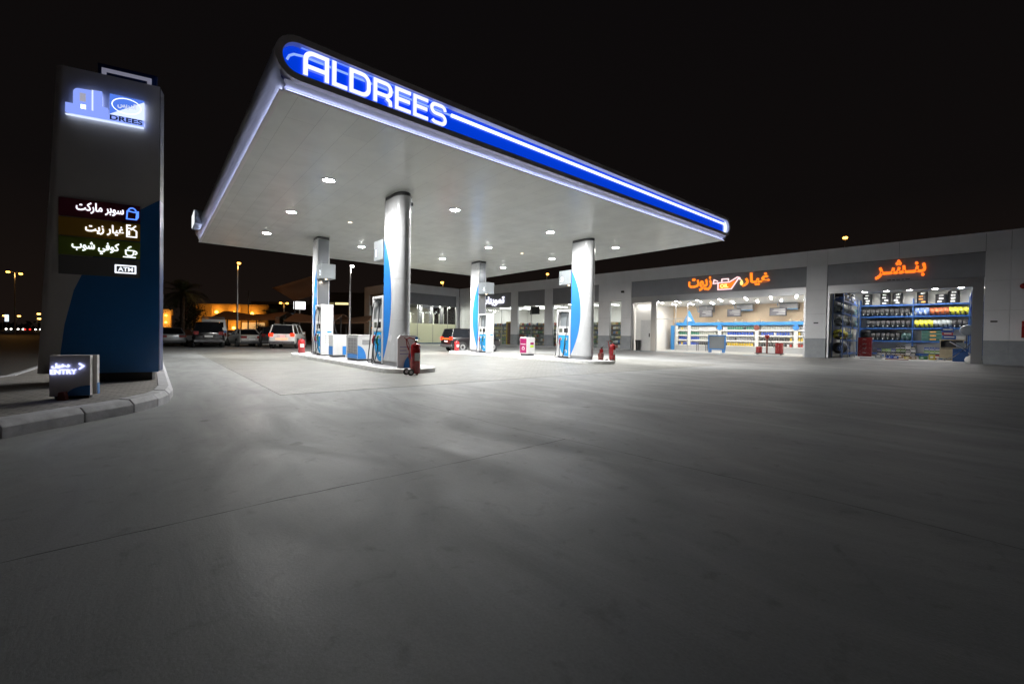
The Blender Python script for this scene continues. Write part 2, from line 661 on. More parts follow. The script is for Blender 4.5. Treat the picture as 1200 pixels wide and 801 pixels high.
def stroke(mb, line, w, axis, t0, t1, closed=False):
    Lp, Rp = thick(line, w, closed)
    if closed:
        mb.ring([tuple(p) for p in Lp], [tuple(p) for p in Rp], axis, t0, t1)
    else:
        mb.prism([tuple(p) for p in Lp] + [tuple(p) for p in Rp[::-1]], axis, t0, t1)
    return mb

def arc(cx, cz, rx, rz, a0, a1, n=10):
    return [(cx + rx * math.cos(R(a0 + (a1 - a0) * i / n)), cz + rz * math.sin(R(a0 + (a1 - a0) * i / n))) for i in range(n + 1)]

# ------------------------------------------------------------------ the setting: ground, pavement, islands
g = MB().box(-900, 900, -60, 1500, -.5, 0)
struct(g.obj('ground', 'asphalt'))
pts = [(-14, -14), (90, -30), (90, 70), (48, 60), (26, 47), (-.6, 46), (-.6, 12), (-3.5, 7), (-14, 0)]
struct(MB().prism(pts, 'z', .0, .004).obj('forecourt', 'concrete'))
struct(MB().box(1.95, 21.3, 9.4, 30.5, .004, .009).obj('paving', 'pavers'))
def ribbon(path, w, z0, z1):
    out = []
    for (a, b) in zip(path, path[1:]):
        a, b = Vector(a), Vector(b)
        k = max(2, int((b - a).length / .12))
        for i in range(k):
            out.append(a.lerp(b, i / k))
    out.append(Vector(path[-1]))
    Lp, Rp = [], []
    for i, p in enumerate(out):
        d = (out[min(i + 1, len(out) - 1)] - out[max(i - 1, 0)]).normalized()
        n = Vector((-d.y, d.x))
        ww = w * random.uniform(.35, 1.2)
        j = n * random.uniform(-.006, .006)
        Lp.append(p + n * ww / 2 + j)
        Rp.append(p - n * ww / 2 + j)
    mb = MB()
    for i in range(len(out) - 1):
        mb.quad((*Lp[i], z1), (*Rp[i], z1), (*Rp[i + 1], z1), (*Lp[i + 1], z1))
    return mb
struct(ribbon([(-6, 3.40), (-.61, 3.46), (.75, 3.54), (2.44, 3.54), (3.86, 3.57)], .014, 0, .0046).obj('expansion_joint', 'joint'))
struct(ribbon([(3.55, 9.3), (3.72, 4.6), (3.89, 3.23), (3.98, 2.0), (4.08, .8), (4.05, -.6)], .011, 0, .0046).obj('expansion_joint', 'joint'))
struct(ribbon([(1.93, 9.38), (21.3, 9.38)], .03, 0, .0100).obj('paving_edge', 'joint'))

# traffic island under the totem, with its kerb of separate stones
outline = [(-9, .5), (-5, 3.92), (-1.29, 7.31), (-.68, 8.02), (-.2, 8.55), (.08, 9.05), (.24, 9.6), (.31, 10.4), (.31, 24.5), (.1, 25.6), (-.6, 26.2), (-2.0, 26.2), (-2.45, 25.4), (-2.5, 14.2), (-4.5, 11), (-9, 8)]
inner = []
n = len(outline)
for i in range(n):
    a, p, b = Vector(outline[i - 1]), Vector(outline[i]), Vector(outline[(i + 1) % n])
    t = ((p - a).normalized() + (b - p).normalized()).normalized()
    inner.append(p + Vector((-t.y, t.x)) * .22)
mb = MB()
for i in range(n - 1):
    A, B, a, b = Vector(outline[i]), Vector(outline[i + 1]), Vector(inner[i]), Vector(inner[i + 1])
    L = (B - A).length
    k = max(1, round(L / .95))
    for q in range(k):
        u0_, u1_ = (q + .012) / k, (q + 1 - .012) / k
        dz = random.uniform(-.006, .006)
        P = [A.lerp(B, u0_), A.lerp(B, u1_), a.lerp(b, u1_), a.lerp(b, u0_)]
        d = (P[0] - P[3]) * .28
        d2 = (P[1] - P[2]) * .28
        ring0 = [(*P[0], -.02), (*P[0], .13 + dz), (*(P[0] - d), .205 + dz), (*P[3], .215 + dz), (*P[3], -.02)]
        ring1 = [(*P[1], -.02), (*P[1], .13 + dz), (*(P[1] - d2), .205 + dz), (*P[2], .215 + dz), (*P[2], -.02)]
        mb.loft([ring0, ring1])
struct(mb.obj('kerb', 'kerb', bevel=.008))
struct(MB().prism([tuple(p) for p in inner], 'z', 0, .2).obj('traffic_island', 'pavers2'))

def stadium(x0, x1, y0, y1, r, n=8):
    return arc(x1 - r, y0 + r, r, r, -90, 0, n) + arc(x1 - r, y1 - r, r, r, 0, 90, n) + arc(x0 + r, y1 - r, r, r, 90, 180, n) + arc(x0 + r, y0 + r, r, r, 180, 270, n)
for xc in (6.53, 16.28):
    mb = MB().ring(stadium(xc - .92, xc + .92, 12.3, 25.6, .92), stadium(xc - .74, xc + .74, 12.48, 25.42, .74), 'z', 0, .152)
    struct(mb.obj('pump_island_kerb', 'kerbwhite', bevel=.015))
    struct(MB().prism(stadium(xc - .74, xc + .74, 12.48, 25.42, .74), 'z', 0, .148).obj('pump_island', 'kerb'))

# ------------------------------------------------------------------ canopy
can = thing('canopy', 'wide flat filling station canopy with a blue lit front and rounded silver sides', 'canopy', (11.55, 19, 0))
ox, oy = -11.55, -19
CX0, CX1, CZ0, CZ1 = 1.76, 21.25, 6.15, 7.0
zc, rad = (CZ0 + CZ1) / 2, (CZ1 - CZ0) / 2
def slot(x0, x1, z0, z1, k=12):
    r_ = (z1 - z0) / 2
    zz = (z0 + z1) / 2
    return arc(x0 + r_, zz, r_, r_, 90, 270, k) + arc(x1 - r_, zz, r_, r_, -90, 90, k)
def sh(pts):
    return [(a + ox, b) for a, b in pts]
MB().box(2.0 + ox, 21.15 + ox, 9.5 + oy, 28.5 + oy, 6.0, 6.06).obj('soffit', 'soffit', can)
# rounded cladding of the long sides and the back, open where the soffit starts
side = [(2.2, 7.0)] + arc(CX0 + rad, zc, rad, rad, 90, 222, 16) + [(1.90, 6.17), (1.985, 6.06)]
sidR = [(23.01 - a, b) for a, b in side]
MB().shell(sh(side), 'y', 9.34 + oy, 28.75 + oy).obj('side_cladding', 'silver', can, smooth=50)
MB().shell(sh(sidR), 'y', 9.34 + oy, 28.75 + oy).obj('side_cladding', 'silver', can, smooth=50)
MB().box(2.2 + ox, 20.81 + ox, 9.35 + oy, 28.74 + oy, 6.97, 7.0).obj('roof', 'grey', can)
MB().box(2.0 + ox, 21.1 + ox, 28.6 + oy, 28.75 + oy, 6.07, 6.96).obj('rear_fascia', 'silver', can)
MB().box(1.99 + ox, 21.16 + ox, 28.5 + oy, 28.56 + oy, 5.99, 6.1).obj('soffit_trim', 'white', can)
# front: grey rim, recessed blue face, LED reflection built as glowing tubes, seven letters
MB().ring(sh(slot(CX0, CX1, CZ0, CZ1)), sh(slot(CX0 + .13, CX1 - .13, CZ0 + .13, CZ1 - .13)), 'y', 9.2 + oy, 9.42 + oy).obj('front_rim', 'rim', can, smooth=40)
bluem = mat('canopy_blue_face', (.005, .05, .6), .18, emit=(.0, .055, .80), es=.75, coat=.6)
face = MB().prism(sh(slot(CX0 + .13, CX1 - .13, CZ0 + .13, CZ1 - .13)), 'y', 9.36 + oy, 9.42 + oy).obj('fascia_face', bluem, can)
tb = slot(CX0 + .2, CX1 - .19, CZ0 + .2, CZ1 - .2)
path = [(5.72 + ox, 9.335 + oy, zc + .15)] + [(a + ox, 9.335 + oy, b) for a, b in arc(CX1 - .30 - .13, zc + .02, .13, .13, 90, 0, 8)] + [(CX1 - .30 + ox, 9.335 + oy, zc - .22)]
MB().tube(path, .04, 10).obj('reflection_tube', 'tube', face, smooth=60)
MB().tube([(2.0 + ox, 9.352 + oy, zc - .02), (2.04 + ox, 9.352 + oy, zc + .07), (2.12 + ox, 9.351 + oy, zc + .13), (2.3 + ox, 9.35 + oy, zc + .16), (5.7 + ox, 9.35 + oy, zc + .15)], .022, 8).obj('reflection_tube', 'softreflection', face, smooth=60)  # soft reflected band behind the letters, built as a glowing tube
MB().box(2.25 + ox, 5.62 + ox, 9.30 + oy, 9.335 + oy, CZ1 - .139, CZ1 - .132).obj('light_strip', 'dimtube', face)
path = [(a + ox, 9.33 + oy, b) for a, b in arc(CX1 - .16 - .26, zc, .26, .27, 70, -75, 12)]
MB().tube(path, .014, 8).obj('reflection_tube', 'tube', face)
h, w_ = .51, .086
letter_side = mat('letter_side', (.25, .35, .8), .3, emit=(.2, .32, 1), es=.55)
def two_tone(o, m):
    o.data.materials.append(m)
    for p in o.data.polygons:
        if p.normal.y > -.7:
            p.material_index = 1
    return o
def letter(ch, x0, x1, z0=6.33):
    z1 = z0 + h
    a, b, c_, d = x0 + w_ / 2, x1 - w_ / 2, z0 + w_ / 2, z1 - w_ / 2
    mb = MB()
    Y0, Y1 = 9.25 + oy, 9.33 + oy
    def st(line, closed=False, dy=0):
        stroke(mb, [(p + ox, q) for p, q in line], w_, 'y', Y0 + dy, Y1, closed)
    r_ = .15
    if ch == 'A':
        st([(a, z0)] + arc(a + r_, d - r_, r_, r_, 180, 90, 6) + [(b, d), (b, z0)])
        st([(a + w_ / 2, z0 + .19), (b - w_ / 2, z0 + .19)], dy=.002)
    elif ch == 'L':
        st([(a, z1), (a, c_), (x1, c_)])
    elif ch == 'D':
        st([(a, c_), (a, d)] + arc(b - r_, d - r_, r_, r_, 90, 0, 6) + arc(b - r_, c_ + r_, r_, r_, 0, -90, 6), True)
    elif ch == 'R':
        m = z0 + .2
        st([(a, z0), (a, d)] + arc(b - .11, d - .11, .11, .11, 90, 0, 5) + arc(b - .11, m + .11, .11, .11, 0, -90, 5) + [(a + w_ / 2, m)])
        st([(b - .1, m - w_ / 2)] + [(b - .01, m - .1), (b, z0)], dy=.002)
    elif ch == 'E':
        st([(x1, d), (a, d), (a, c_), (x1, c_)])
        st([(a + w_ / 2, (c_ + d) / 2), (x1 - .02, (c_ + d) / 2)], dy=.002)
    elif ch == 'S':
        m = (c_ + d) / 2
        q = (d - m) / 2
        st([(b, d - .10)] + arc(b - q, d - q + .001, q, q, 40, 90, 4) + arc(a + q, d - q, q, q, 90, 270, 10) + arc(b - q, m - q, q, q, 90, -90, 10) + arc(a + q, c_ + q, q, q, 270, 215, 4))
    two_tone(mb.obj('letter', 'letter', face), letter_side)
for ch, x0, x1 in (('A', 2.27, 2.76), ('L', 2.82, 3.13), ('D', 3.17, 3.63), ('R', 3.69, 4.13), ('E', 4.19, 4.58), ('E', 4.64, 5.03), ('S', 5.08, 5.54)):
    letter(ch, x0, x1)
# silver return below the rim with a strip of light hidden behind the dark edge trim
MB().shell([(9.32 + oy, 6.16), (9.40 + oy, 6.12), (9.50 + oy, 6.03)], 'x', 1.95 + ox, 21.05 + ox).obj('front_return', 'silver', can, smooth=60)
MB().box(1.95 + ox, 21.2 + ox, 9.425 + oy, 9.498 + oy, 5.984, 6.008).obj('edge_trim', 'rim', can)
MB().box(2.0 + ox, 21.1 + ox, 9.432 + oy, 9.444 + oy, 6.009, 6.017).obj('light_strip', glow('led_strip_front', (.50, .56, 1), 7), can)
MB().box(1.895 + ox, 1.998 + ox, 9.5 + oy, 28.55 + oy, 5.984, 6.008).obj('edge_trim', 'rim', can)
MB().box(1.908 + ox, 1.918 + ox, 9.6 + oy, 28.4 + oy, 6.009, 6.019).obj('light_strip', 'cove', can)
box = thing('light_box', 'small projecting light box with white lit face on the rounded canopy side', 'light box', (1.62, 26, 6.62))
MB().box(-.10, .2, -.8, .8, -.32, .32).obj('case', 'boxgrey', box, bevel=.01)
MB().box(-.12, -.102, -.77, .77, -.29, .29).obj('lit_face', 'letter', box)

# floodlights recessed in the soffit
ROW = ('front', 'middle', 'rear')
ORD = ('leftmost', 'second from the left', 'third from the left', 'rightmost')
LX, LY = (4.2, 8.8, 13.9, 18.75), (14.0, 18.7, 23.5)
fl = thing('floodlight', '', 'ceiling light', (0, 0, 0))
MB().ring(arc(0, 0, .21, .21, 0, 345, 23), arc(0, 0, .165, .165, 0, 345, 23), 'z', -.03, .0).obj('trim', 'white', fl, smooth=40)
MB().lathe([(.001, -.004), (.163, -.004), (.163, -.026), (.13, -.038), (.001, -.042)], n=24).obj('lens', 'led', fl, smooth=60)
lamp('floodlight_beam', 'SPOT', fl, (0, 0, -.09), CANOPY_W, (1, .995, .97), .12, spot=R(168), blend=.75)
shop_spot = lamp('floodlight_added_spot', 'SPOT', fl, (0, 0, -.09), CANOPY_S[0][0], (1, .985, .95), .03, spot=R(116), blend=.75, rot=(0, R(-37), 0))  # extra spot added to each floodlight to brighten the shop fronts
shop_spot.rotation_euler.z = R(CANOPY_AIM[0])
first = True
for j, y in enumerate(LY):
    for i, x in enumerate(LX):
        lab = 'round floodlight in the %s row of the canopy soffit, %s of four' % (ROW[j], ORD[i])
        if first:
            fl.location = (x, y, 5.998)
            tag(fl, lab, 'ceiling light', 'floodlights in the canopy soffit')
            first = False
        else:
            q = dup(fl, (x, y, 5.998), 0, lab)
            for ch in q.children:
                if ch.name.startswith('floodlight_added_spot'):
                    ch.data = ch.data.copy()
                    ch.data.energy = CANOPY_S[j][i]
                    ch.rotation_euler.z = R(CANOPY_AIM[j])
sl = thing('downlight', 'small dim warm lamp in the soffit above the left pump island', 'ceiling light', (6.5, 18.7, 5.998), 0, 'small lamps above the pump islands')
MB().ring(arc(0, 0, .12, .12, 0, 345, 23), arc(0, 0, .09, .09, 0, 345, 23), 'z', -.02, 0).obj('trim', 'white', sl)
MB().lathe([(.001, -.003), (.088, -.003), (.06, -.016), (.001, -.018)], n=20).obj('lens', 'ledwarm', sl)
dup(sl, (16.3, 18.7, 5.998), 0, 'small dim warm lamp in the soffit above the right pump island')

# ------------------------------------------------------------------ columns and pumps
def column(xc, y_in, y_out, num, label):
    """rounded nose at y_out, flat grey face at y_in"""
    s = 1 if y_out > y_in else -1
    t = thing('canopy_column', label, 'column', (xc, y_in, .15), 0, 'columns carrying the canopy')
    hw, ln = .29, abs(y_out - y_in)
    body = [(-hw, .0), (-hw, s * (ln - .46))] + [(hw * math.cos(R(180 - 180 * i / 14)), s * (ln - .46 + .46 * math.sin(R(180 * i / 14)))) for i in range(1, 14)] + [(hw, s * (ln - .46)), (hw, .0)]
    inset = [(x * .93, y if abs(y) < .01 else y - s * .03) for x, y in body]
    MB().prism(inset, 'z', 0, .16).obj('base', 'steel', t, smooth=40)
    MB().prism(body, 'z', .16, 5.72).obj('shaft', 'whitepanel', t, smooth=40)
    MB().prism(inset, 'z', 5.72, 5.848).obj('head', 'darkgrey', t, smooth=40)
    sm = MB()
    for z in (1.55, 2.95, 4.35):
        o_ = [(x * 1.004, y + (s * .0015 if abs(y) > .1 else 0)) for x, y in body]
        sm.shell(o_[1:-1], 'z', z - .004, z + .004)
    sm.obj('seam', 'grey', t)
    MB().box(-hw + .04, hw - .04, 0, -s * .012, .16, 5.70).obj('inner_face', 'colgrey', t)
    # light blue lens on each flank
    for sx in (-1, 1):
        lens = []
        z0, z1, sag = .18, 4.38, .62
        rr_ = ((z1 - z0) ** 2 / 4 + sag ** 2) / (2 * sag)
        for i in range(25):
            z = z0 + (z1 - z0) * i / 24
            yy = math.sqrt(rr_ ** 2 - (z - (z0 + z1) / 2) ** 2) - (rr_ - sag)
            lens.append((s * max(.002, yy), z))
        pl = [(0, z0)] + lens + [(0, z1)]
        MB().prism(pl, 'x', sx * (hw + .001), sx * (hw + .005)).obj('blue_film', 'sky_blue', t)
    # cantilevered number box with a small lamp below
    bx_ = MB().box(-.33, .33, -s * .02, -s * .82, 3.72, 4.42).obj('number_box', 'boxgrey', t, bevel=.008)
    for sx in (-1, 1):
        n_ = text('number', num, 'text', bx_, -.10, .10, 3.85, 4.12, 0, .006, .03)
        n_.rotation_euler.z = -sx * PI / 2 * -1 if False else (-PI / 2 if sx < 0 else PI / 2)
        n_.location = (sx * .338, -s * .62, 0)
        if num == '1' : n_.scale.x = .5
    l_ = MB().lathe([(.001, 3.715), (.05, 3.715), (.05, 3.69), (.001, 3.685)], (0, -s * .45, 0), 14).obj('box_lamp', 'ledwarm', t)
    lamp('box_lamp_beam', 'AREA', t, (0, -s * .45, 3.66), 5, (1, .8, .6), .1)
    # bracket with a little camera beside the head
    cb = MB().cyl((hw + .05, s * (ln - .5), 5.62), (hw + .05, s * (ln - .5), 5.83), .02)
    cb.box(hw + .0, hw + .12, s * (ln - .5) - .1, s * (ln - .5) + .1, 5.55, 5.65)
    cb.cyl((hw + .05, s * (ln - .5), 5.80), (hw + .05, s * (ln - .5), 5.845), .06)
    cb.obj('security_camera', 'darkgrey', t)
    return t
column(6.53, 14.5, 13.35, '1', 'front left canopy column, white with blue curve, carrying the box numbered 1')
column(6.53, 22.5, 23.65, '2', 'rear left canopy column, white and grey, carrying the box numbered 2')
column(16.28, 14.55, 13.4, '3', 'front right canopy column, white with blue curve, carrying the box numbered 3')
column(16.28, 22.5, 23.65, '4', 'rear right canopy column, white and grey, carrying the box numbered 4')

MG = mat('nozzle_green', (.02, .14, .05), .4)
MR = mat('nozzle_red', (.35, .03, .04), .4)
MD = mat('display_dark', (.02, .02, .022), .15)
ML = mat('display_olive', (.11, .12, .10), .2)
def pump(loc, label, flip):
    t = thing('fuel_pump', label, 'fuel pump', loc, PI if flip else 0, 'fuel pumps on the islands')
    L2, hw = .475, .25
    for sy in (-1, 1):
        MB().box(-hw - .03, hw + .03, sy * L2, sy * (L2 - .10), .04, 2.45).obj('end_panel', 'white', t, bevel=.012)
    MB().box(-hw + .03, hw - .03, -L2 + .09, L2 - .09, 0, .10).obj('foot', 'darkgrey', t)
    MB().box(-hw, hw, -L2 + .102, L2 - .102, .10, 1.19).obj('cabinet', 'white', t, bevel=.006)
    hd_ = MB().box(-hw - .02, hw + .02, -L2 + .102, L2 - .102, 1.19, 1.62).obj('display_head', 'white', t, bevel=.006)
    MB().box(-hw + .16, hw - .16, -L2 + .102, L2 - .102, 1.62, 2.36).obj('hose_mast', 'boxgrey', t)
    MB().box(-hw - .01, hw + .01, -L2 + .102, L2 - .102, 2.36, 2.45).obj('top_cap', 'white', t, bevel=.006)
    for sx in (-1, 1):
        X = sx * (hw + .02)
        MB().box(X, X + sx * .006, -.30, -.04, 1.30, 1.52).obj('display', MD, hd_)
        MB().box(X, X + sx * .006, .06, .29, 1.31, 1.51).obj('display', ML, hd_)
        x1 = sx * hw
        prof = [(-.365, 1.16)] + [(-.365, .12), (-.18, .12)] + arc(-.18, 1.16, .53, 1.04, -90, 0, 12)
        MB().prism(prof, 'x', x1 + sx * .001, x1 + sx * .006).obj('blue_panel', 'pumpblue', t)
        stroke(MB(), arc(-.16, .36, .075, .06, 20, 250, 8), .05, 'x', x1 + sx * .006, x1 + sx * .010).obj('emblem', 'white', t)
        for k, (yy, mm) in enumerate(((-.2, MG), (.16, MR))):
            nz = MB()
            nz.box(x1, x1 + sx * .05, yy - .05, yy + .05, .92, 1.05)
            nz.obj('nozzle_boot', 'white', t)
            nz = MB()
            nz.tube([(x1 + sx * .05, yy, 1.02), (x1 + sx * .10, yy, .98), (x1 + sx * .11, yy + .02, .82), (x1 + sx * .07, yy + .02, .68)], .034, 8)
            nz.tube([(x1 + sx * .11, yy, .96), (x1 + sx * .16, yy, .88), (x1 + sx * .13, yy + .02, .74)], .014, 6)
            nz.obj('nozzle', mm, t, smooth=60)
            yt = -.30 if k == 0 else .30
            mid = sx * (hw + (.30 if k == 0 else .20))
            hs = [(sx * .14, yt, 2.30), (sx * .28, yt, 2.22), (x1 + sx * .09, yt, 1.9), (x1 + sx * .14, yt - .03, 1.4), (mid, yt - .05, .75), (mid + sx * .03, yt, .22), (mid - sx * .02, yt + .12, .06), (mid - sx * .12, yy + .05, .12), (x1 + sx * .10, yy + .03, .45), (x1 + sx * .075, yy + .02, .69)]
            sm = []
            for i in range(len(hs) - 1):
                p0, p1, p2, p3 = [Vector(hs[max(0, min(len(hs) - 1, i + q))]) for q in (-1, 0, 1, 2)]
                for q in range(5):
                    u = q / 5
                    sm.append(.5 * ((2 * p1) + (p2 - p0) * u + (2 * p0 - 5 * p1 + 4 * p2 - p3) * u * u + (3 * p1 - p0 - 3 * p2 + p3) * u ** 3))
            sm.append(Vector(hs[-1]))
            MB().tube(sm, .019, 7).obj('hose', 'hose', t, smooth=60)
            MB().cyl((sx * .05, yt, 2.31), (sx * .2, yt, 2.31), .03).obj('hose_swivel', 'steel', t)
    pl = MB()
    for i in range(2):
        for k in range(4):
            pl.box(-.1 + i * .14, -.03 + i * .14, -L2 - .006, -L2 - .001, .62 + k * .10, .65 + k * .10)
    pl.obj('notice', 'boxgrey', t)
    MB().box(.0, .2, -L2 - .007, -L2 - .001, 1.10, 1.17).obj('tag_plate', 'pumpblue', t)
    return t
pump((6.5, 15.0, .15), 'white fuel pump with hoses beside the front left column', False)
pump((6.45, 22.0, .15), 'white fuel pump with plain white end panel in front of the rear left column', False)
pump((16.26, 15.05, .15), 'white fuel pump with green and red nozzles beside the front right column', False)
pump((16.24, 22.0, .15), 'white fuel pump with plain end panel in front of the rear right column', False)

# air and water cabinets
t = thing('service_cabinet', 'white service cabinet with dark grille side and large blue curve, on left island', 'cabinet', (6.5, 17.5, .15))
MB().box(-.27, .29, -.6, .6, 0, .08).obj('foot', 'darkgrey', t)
MB().box(-.3, .3, -.66, .66, .08, 1.0).obj('body', 'white', t, bevel=.015)
MB().prism([(-.30, .09)] + [(x, z) for x, z in arc(-.30, .09, .34, .52, 0, 90, 14)], 'y', -.667, -.662).obj('blue_curve', 'blue', t)
gr = MB().box(-.312, -.302, -.62, .45, .30, .92).obj('grille', 'grey', t)
mb = MB()
for k in range(5):
    mb.box(-.322, -.313, -.62, .45, .34 + k * .13, .36 + k * .13)
for k in range(4):
    mb.box(-.320, -.313, -.55 + k * .3, -.53 + k * .3, .30, .92)
mb.obj('grille_bar', 'steel', gr)
MB().box(-.315, -.303, -.62, .45, .10, .27).obj('blue_skirt', 'blue', t)
MB().box(-.12, .22, -.672, -.662, .66, .84).obj('vent', 'grey', t)
MB().box(-.32, .32, -.68, .68, 1.0, 1.04).obj('lid', 'white', t, bevel=.01)
t = thing('service_cabinet', 'plain white service cabinet with blue side between the grille cabinet and second pump', 'cabinet', (6.5, 20.15, .15))
MB().box(-.27, .27, -.27, .27, 0, .1).obj('foot', 'darkgrey', t)
MB().box(-.3, .3, -.3, .3, .1, 1.02).obj('body', 'white', t, bevel=.015)
MB().box(-.308, -.302, -.28, .28, .12, .5).obj('blue_skirt', 'blue', t)
MB().box(.12, .28, -.306, -.301, .12, .5).obj('blue_skirt', 'blue', t)
t = thing('service_cabinet', 'small white cabinet with a magenta side on the right pump island', 'cabinet', (16.25, 18.05, .15))
mag = mat('magenta_film', (.27, .01, .09), .3)
lime = mat('lime_film', (.5, .7, .05), .4)
MB().box(-.26, .26, -.27, .27, 0, .1).obj('foot', 'darkgrey', t)
MB().box(-.3, .3, -.3, .3, .1, 1.03).obj('body', 'white', t, bevel=.01)
mp_ = MB().box(-.308, -.301, -.26, .27, .16, .96).obj('magenta_panel', mag, t)
MB().box(-.312, -.309, -.2, .22, .62, .66).obj('panel_mark', 'white', mp_)
stroke(MB(), arc(.0, .4, .09, .09, -60, 250, 10), .045, 'x', -.313, -.309).obj('panel_mark', 'white', mp_)
MB().box(-.05, .2, -.308, -.301, .62, .74).obj('sticker', mag, t)
MB().box(-.05, .2, -.308, -.301, .46, .58).obj('sticker', lime, t)

# grey notice board, buckets, extinguishers
t = thing('notice_board', 'grey notice board with blue curves standing before the front left column', 'board', (6.38, 12.95, .15), R(6))
purple = mat('pale_violet_print', (.33, .33, .55), .5)
MB().prism([(-.34, 0), (.40, 0), (.40, 1.0), (.33, 1.06), (-.24, 1.06), (-.34, .96)], 'y', 0, .05).obj('panel', mat('board_grey', (.72, .72, .74), .4), t, bevel=.004)
MB().prism([(-.12, .005), (.395, .005), (.395, .50)] + arc(.395, .005, .515, .5, 90, 180, 10)[1:-1], 'y', -.006, -.001).obj('blue_curve', 'blue', t)
mb = MB()
for x0, x1, z in ((-.26, .25, .66), (-.26, -.02, .55), (-.26, .14, .44)):
    mb.box(x0, x1, -.005, -.001, z, z + .03)
mb.obj('print', purple, t)
MB().cyl((.36, -.02, .97), (.36, .01, .97), .05).obj('round_badge', 'blue', t)
def bucket(loc, s, label):
    t = thing('sand_bucket', label, 'bucket', loc, 0, 'sand buckets beside the columns')
    MB().lathe([(.11 * s, 0), (.145 * s, .30 * s), (.15 * s, .31 * s), (.13 * s, .31 * s), (.10 * s, .06)], n=18).obj('pail', 'redbrown', t, smooth=50)
    MB().tube([(.148 * s * math.cos(R(a)), .02, .29 * s - .1 * s * math.sin(R(a))) for a in range(0, 181, 15)], .006, 6).obj('handle', 'steel', t)
bucket((6.5, 12.72, .15), 1.0, 'brown bucket in front of the grey notice board')
bucket((16.62, 13.15, .15), 1.05, 'brown bucket beside the small extinguisher at the front right column')
def extinguisher(loc, label, hgt=.85, rad_=.14, wheels=True, rz=0, tall=False):
    t = thing('fire_extinguisher', label, 'fire extinguisher', loc, rz, 'red fire extinguishers')
    z0 = .06 if wheels else 0
    MB().lathe([(rad_ * .9, z0), (rad_, z0 + .03), (rad_, z0 + hgt - .10), (rad_ * .85, z0 + hgt - .03), (rad_ * .4, z0 + hgt), (.03, z0 + hgt + .02), (.03, z0 + hgt + .06)], n=24).obj('cylinder', 'red', t, smooth=50)
    MB().prism([(rad_ * 1.015 * math.sin(R(a)), -rad_ * 1.015 * math.cos(R(a))) for a in range(-38, 39, 6)] + [(rad_ * .9 * math.sin(R(a)), -rad_ * .9 * math.cos(R(a))) for a in range(38, -39, -6)], 'z', z0 + hgt * .42, z0 + hgt * .68).obj('paper_label', 'white', t)
    zt = z0 + hgt + .06
    mb = MB().box(-.03, .03, -.03, .03, zt - .02, zt + .03)
    mb.tube([(0, 0, zt + .02), (.05, -.03, zt + .05), (.12, -.05, zt + .09)], .012, 6)
    mb.obj('valve', 'chrome' if wheels else 'darkgrey', t)
    if wheels:
        hs = [(0, 0, zt), (-.06, 0, zt + .07), (-.2, .02, zt + .11), (-.3, .03, zt + .05), (-.27, .03, zt - .12), (-.2, .02, zt - .3), (-.22, .0, zt - .5)]
        MB().tube(hs, .018, 8).obj('hose', 'red', t, smooth=60)
        MB().tube([(-.13, .09, .2), (-.17, .1, zt - .1), (-.24, .1, zt + .06), (-.33, .1, zt + .1)], .014, 7).obj('handle', 'redbrown', t)
        for yy in (-.14, .16):
            w = MB().lathe([(.05, -.022), (.09, -.025), (.1, -.012), (.1, .012), (.09, .025), (.05, .022)], (-.22, yy, .1), 18, 'y').obj('wheel', 'rubber', t, smooth=50)
            MB().lathe([(.001, -.027), (.05, -.027), (.05, .027), (.001, .027)], (-.22, yy, .1), 14, 'y').obj('hub', 'white', w)
        MB().cyl((-.22, -.14, .1), (-.22, .16, .1), .012).obj('axle', 'steel', t)
        MB().box(.02, .08, -.03, .03, 0, .1).obj('stand_leg', 'redbrown', t)
    else:
        MB().tube([(0, 0, zt), (.08, 0, zt + .02), (rad_ + .04, 0, zt - .1), (rad_ + .03, 0, zt - .35)], .013, 6).obj('hose', 'hose', t)
    return t
extinguisher((6.15, 11.9, .01), 'large wheeled red extinguisher with hose in front of the notice board', .90, .145, True)
extinguisher((17.0, 12.75, .01), 'wheeled red extinguisher with trolley handle in front of the front right column', .85, .14, True)
extinguisher((6.15, 24.9, .15), 'red extinguisher with white label on the rear end of the left island', .72, .17, False)
extinguisher((15.95, 24.9, .15), 'red extinguisher on the rear end of the right island near the dark car', .66, .17, False)
extinguisher((16.9, 13.35, .15), 'small red extinguisher beside a bucket at the front right column', .52, .095, False)

# ------------------------------------------------------------------ price totem
t = thing('totem_sign', 'tall white and blue totem sign with lit logo and coloured service strips', 'totem sign', (.11, 11.72, .2), R(-12))
MB().box(-1.55, -.12, .07, .33, 0, .18).obj('plinth', 'black', t)
def totem_x(z):
    return -1.46 - .27 * (1 - min(1, max(0, z / 6.1))) ** 1.1
Z0, Z1 = .17, 6.12
rings = []
for i in range(13):
    z = Z0 + (Z1 - Z0) * i / 12
    xl = totem_x(z)
    rings.append([(0, 0, z), (0, .30, z), (xl - .05, .30, z), (xl - .13, .26, z), (xl - .15, .17, z), (xl - .13, .07, z), (xl - .06, .015, z), (xl, 0, z)])
totemm = mat('totem_white', (.84, .81, .79), .35, noise=.06, nscale=1)
MB().loft(rings).obj('shell', totemm, t, smooth=35)
MB().box(.0015, .012, .0, .30, 3.77, 6.1).obj('edge_trim', 'darkgrey', t)
MB().box(.0015, .012, .0, .30, .19, 3.765).obj('edge_trim', 'navy', t)
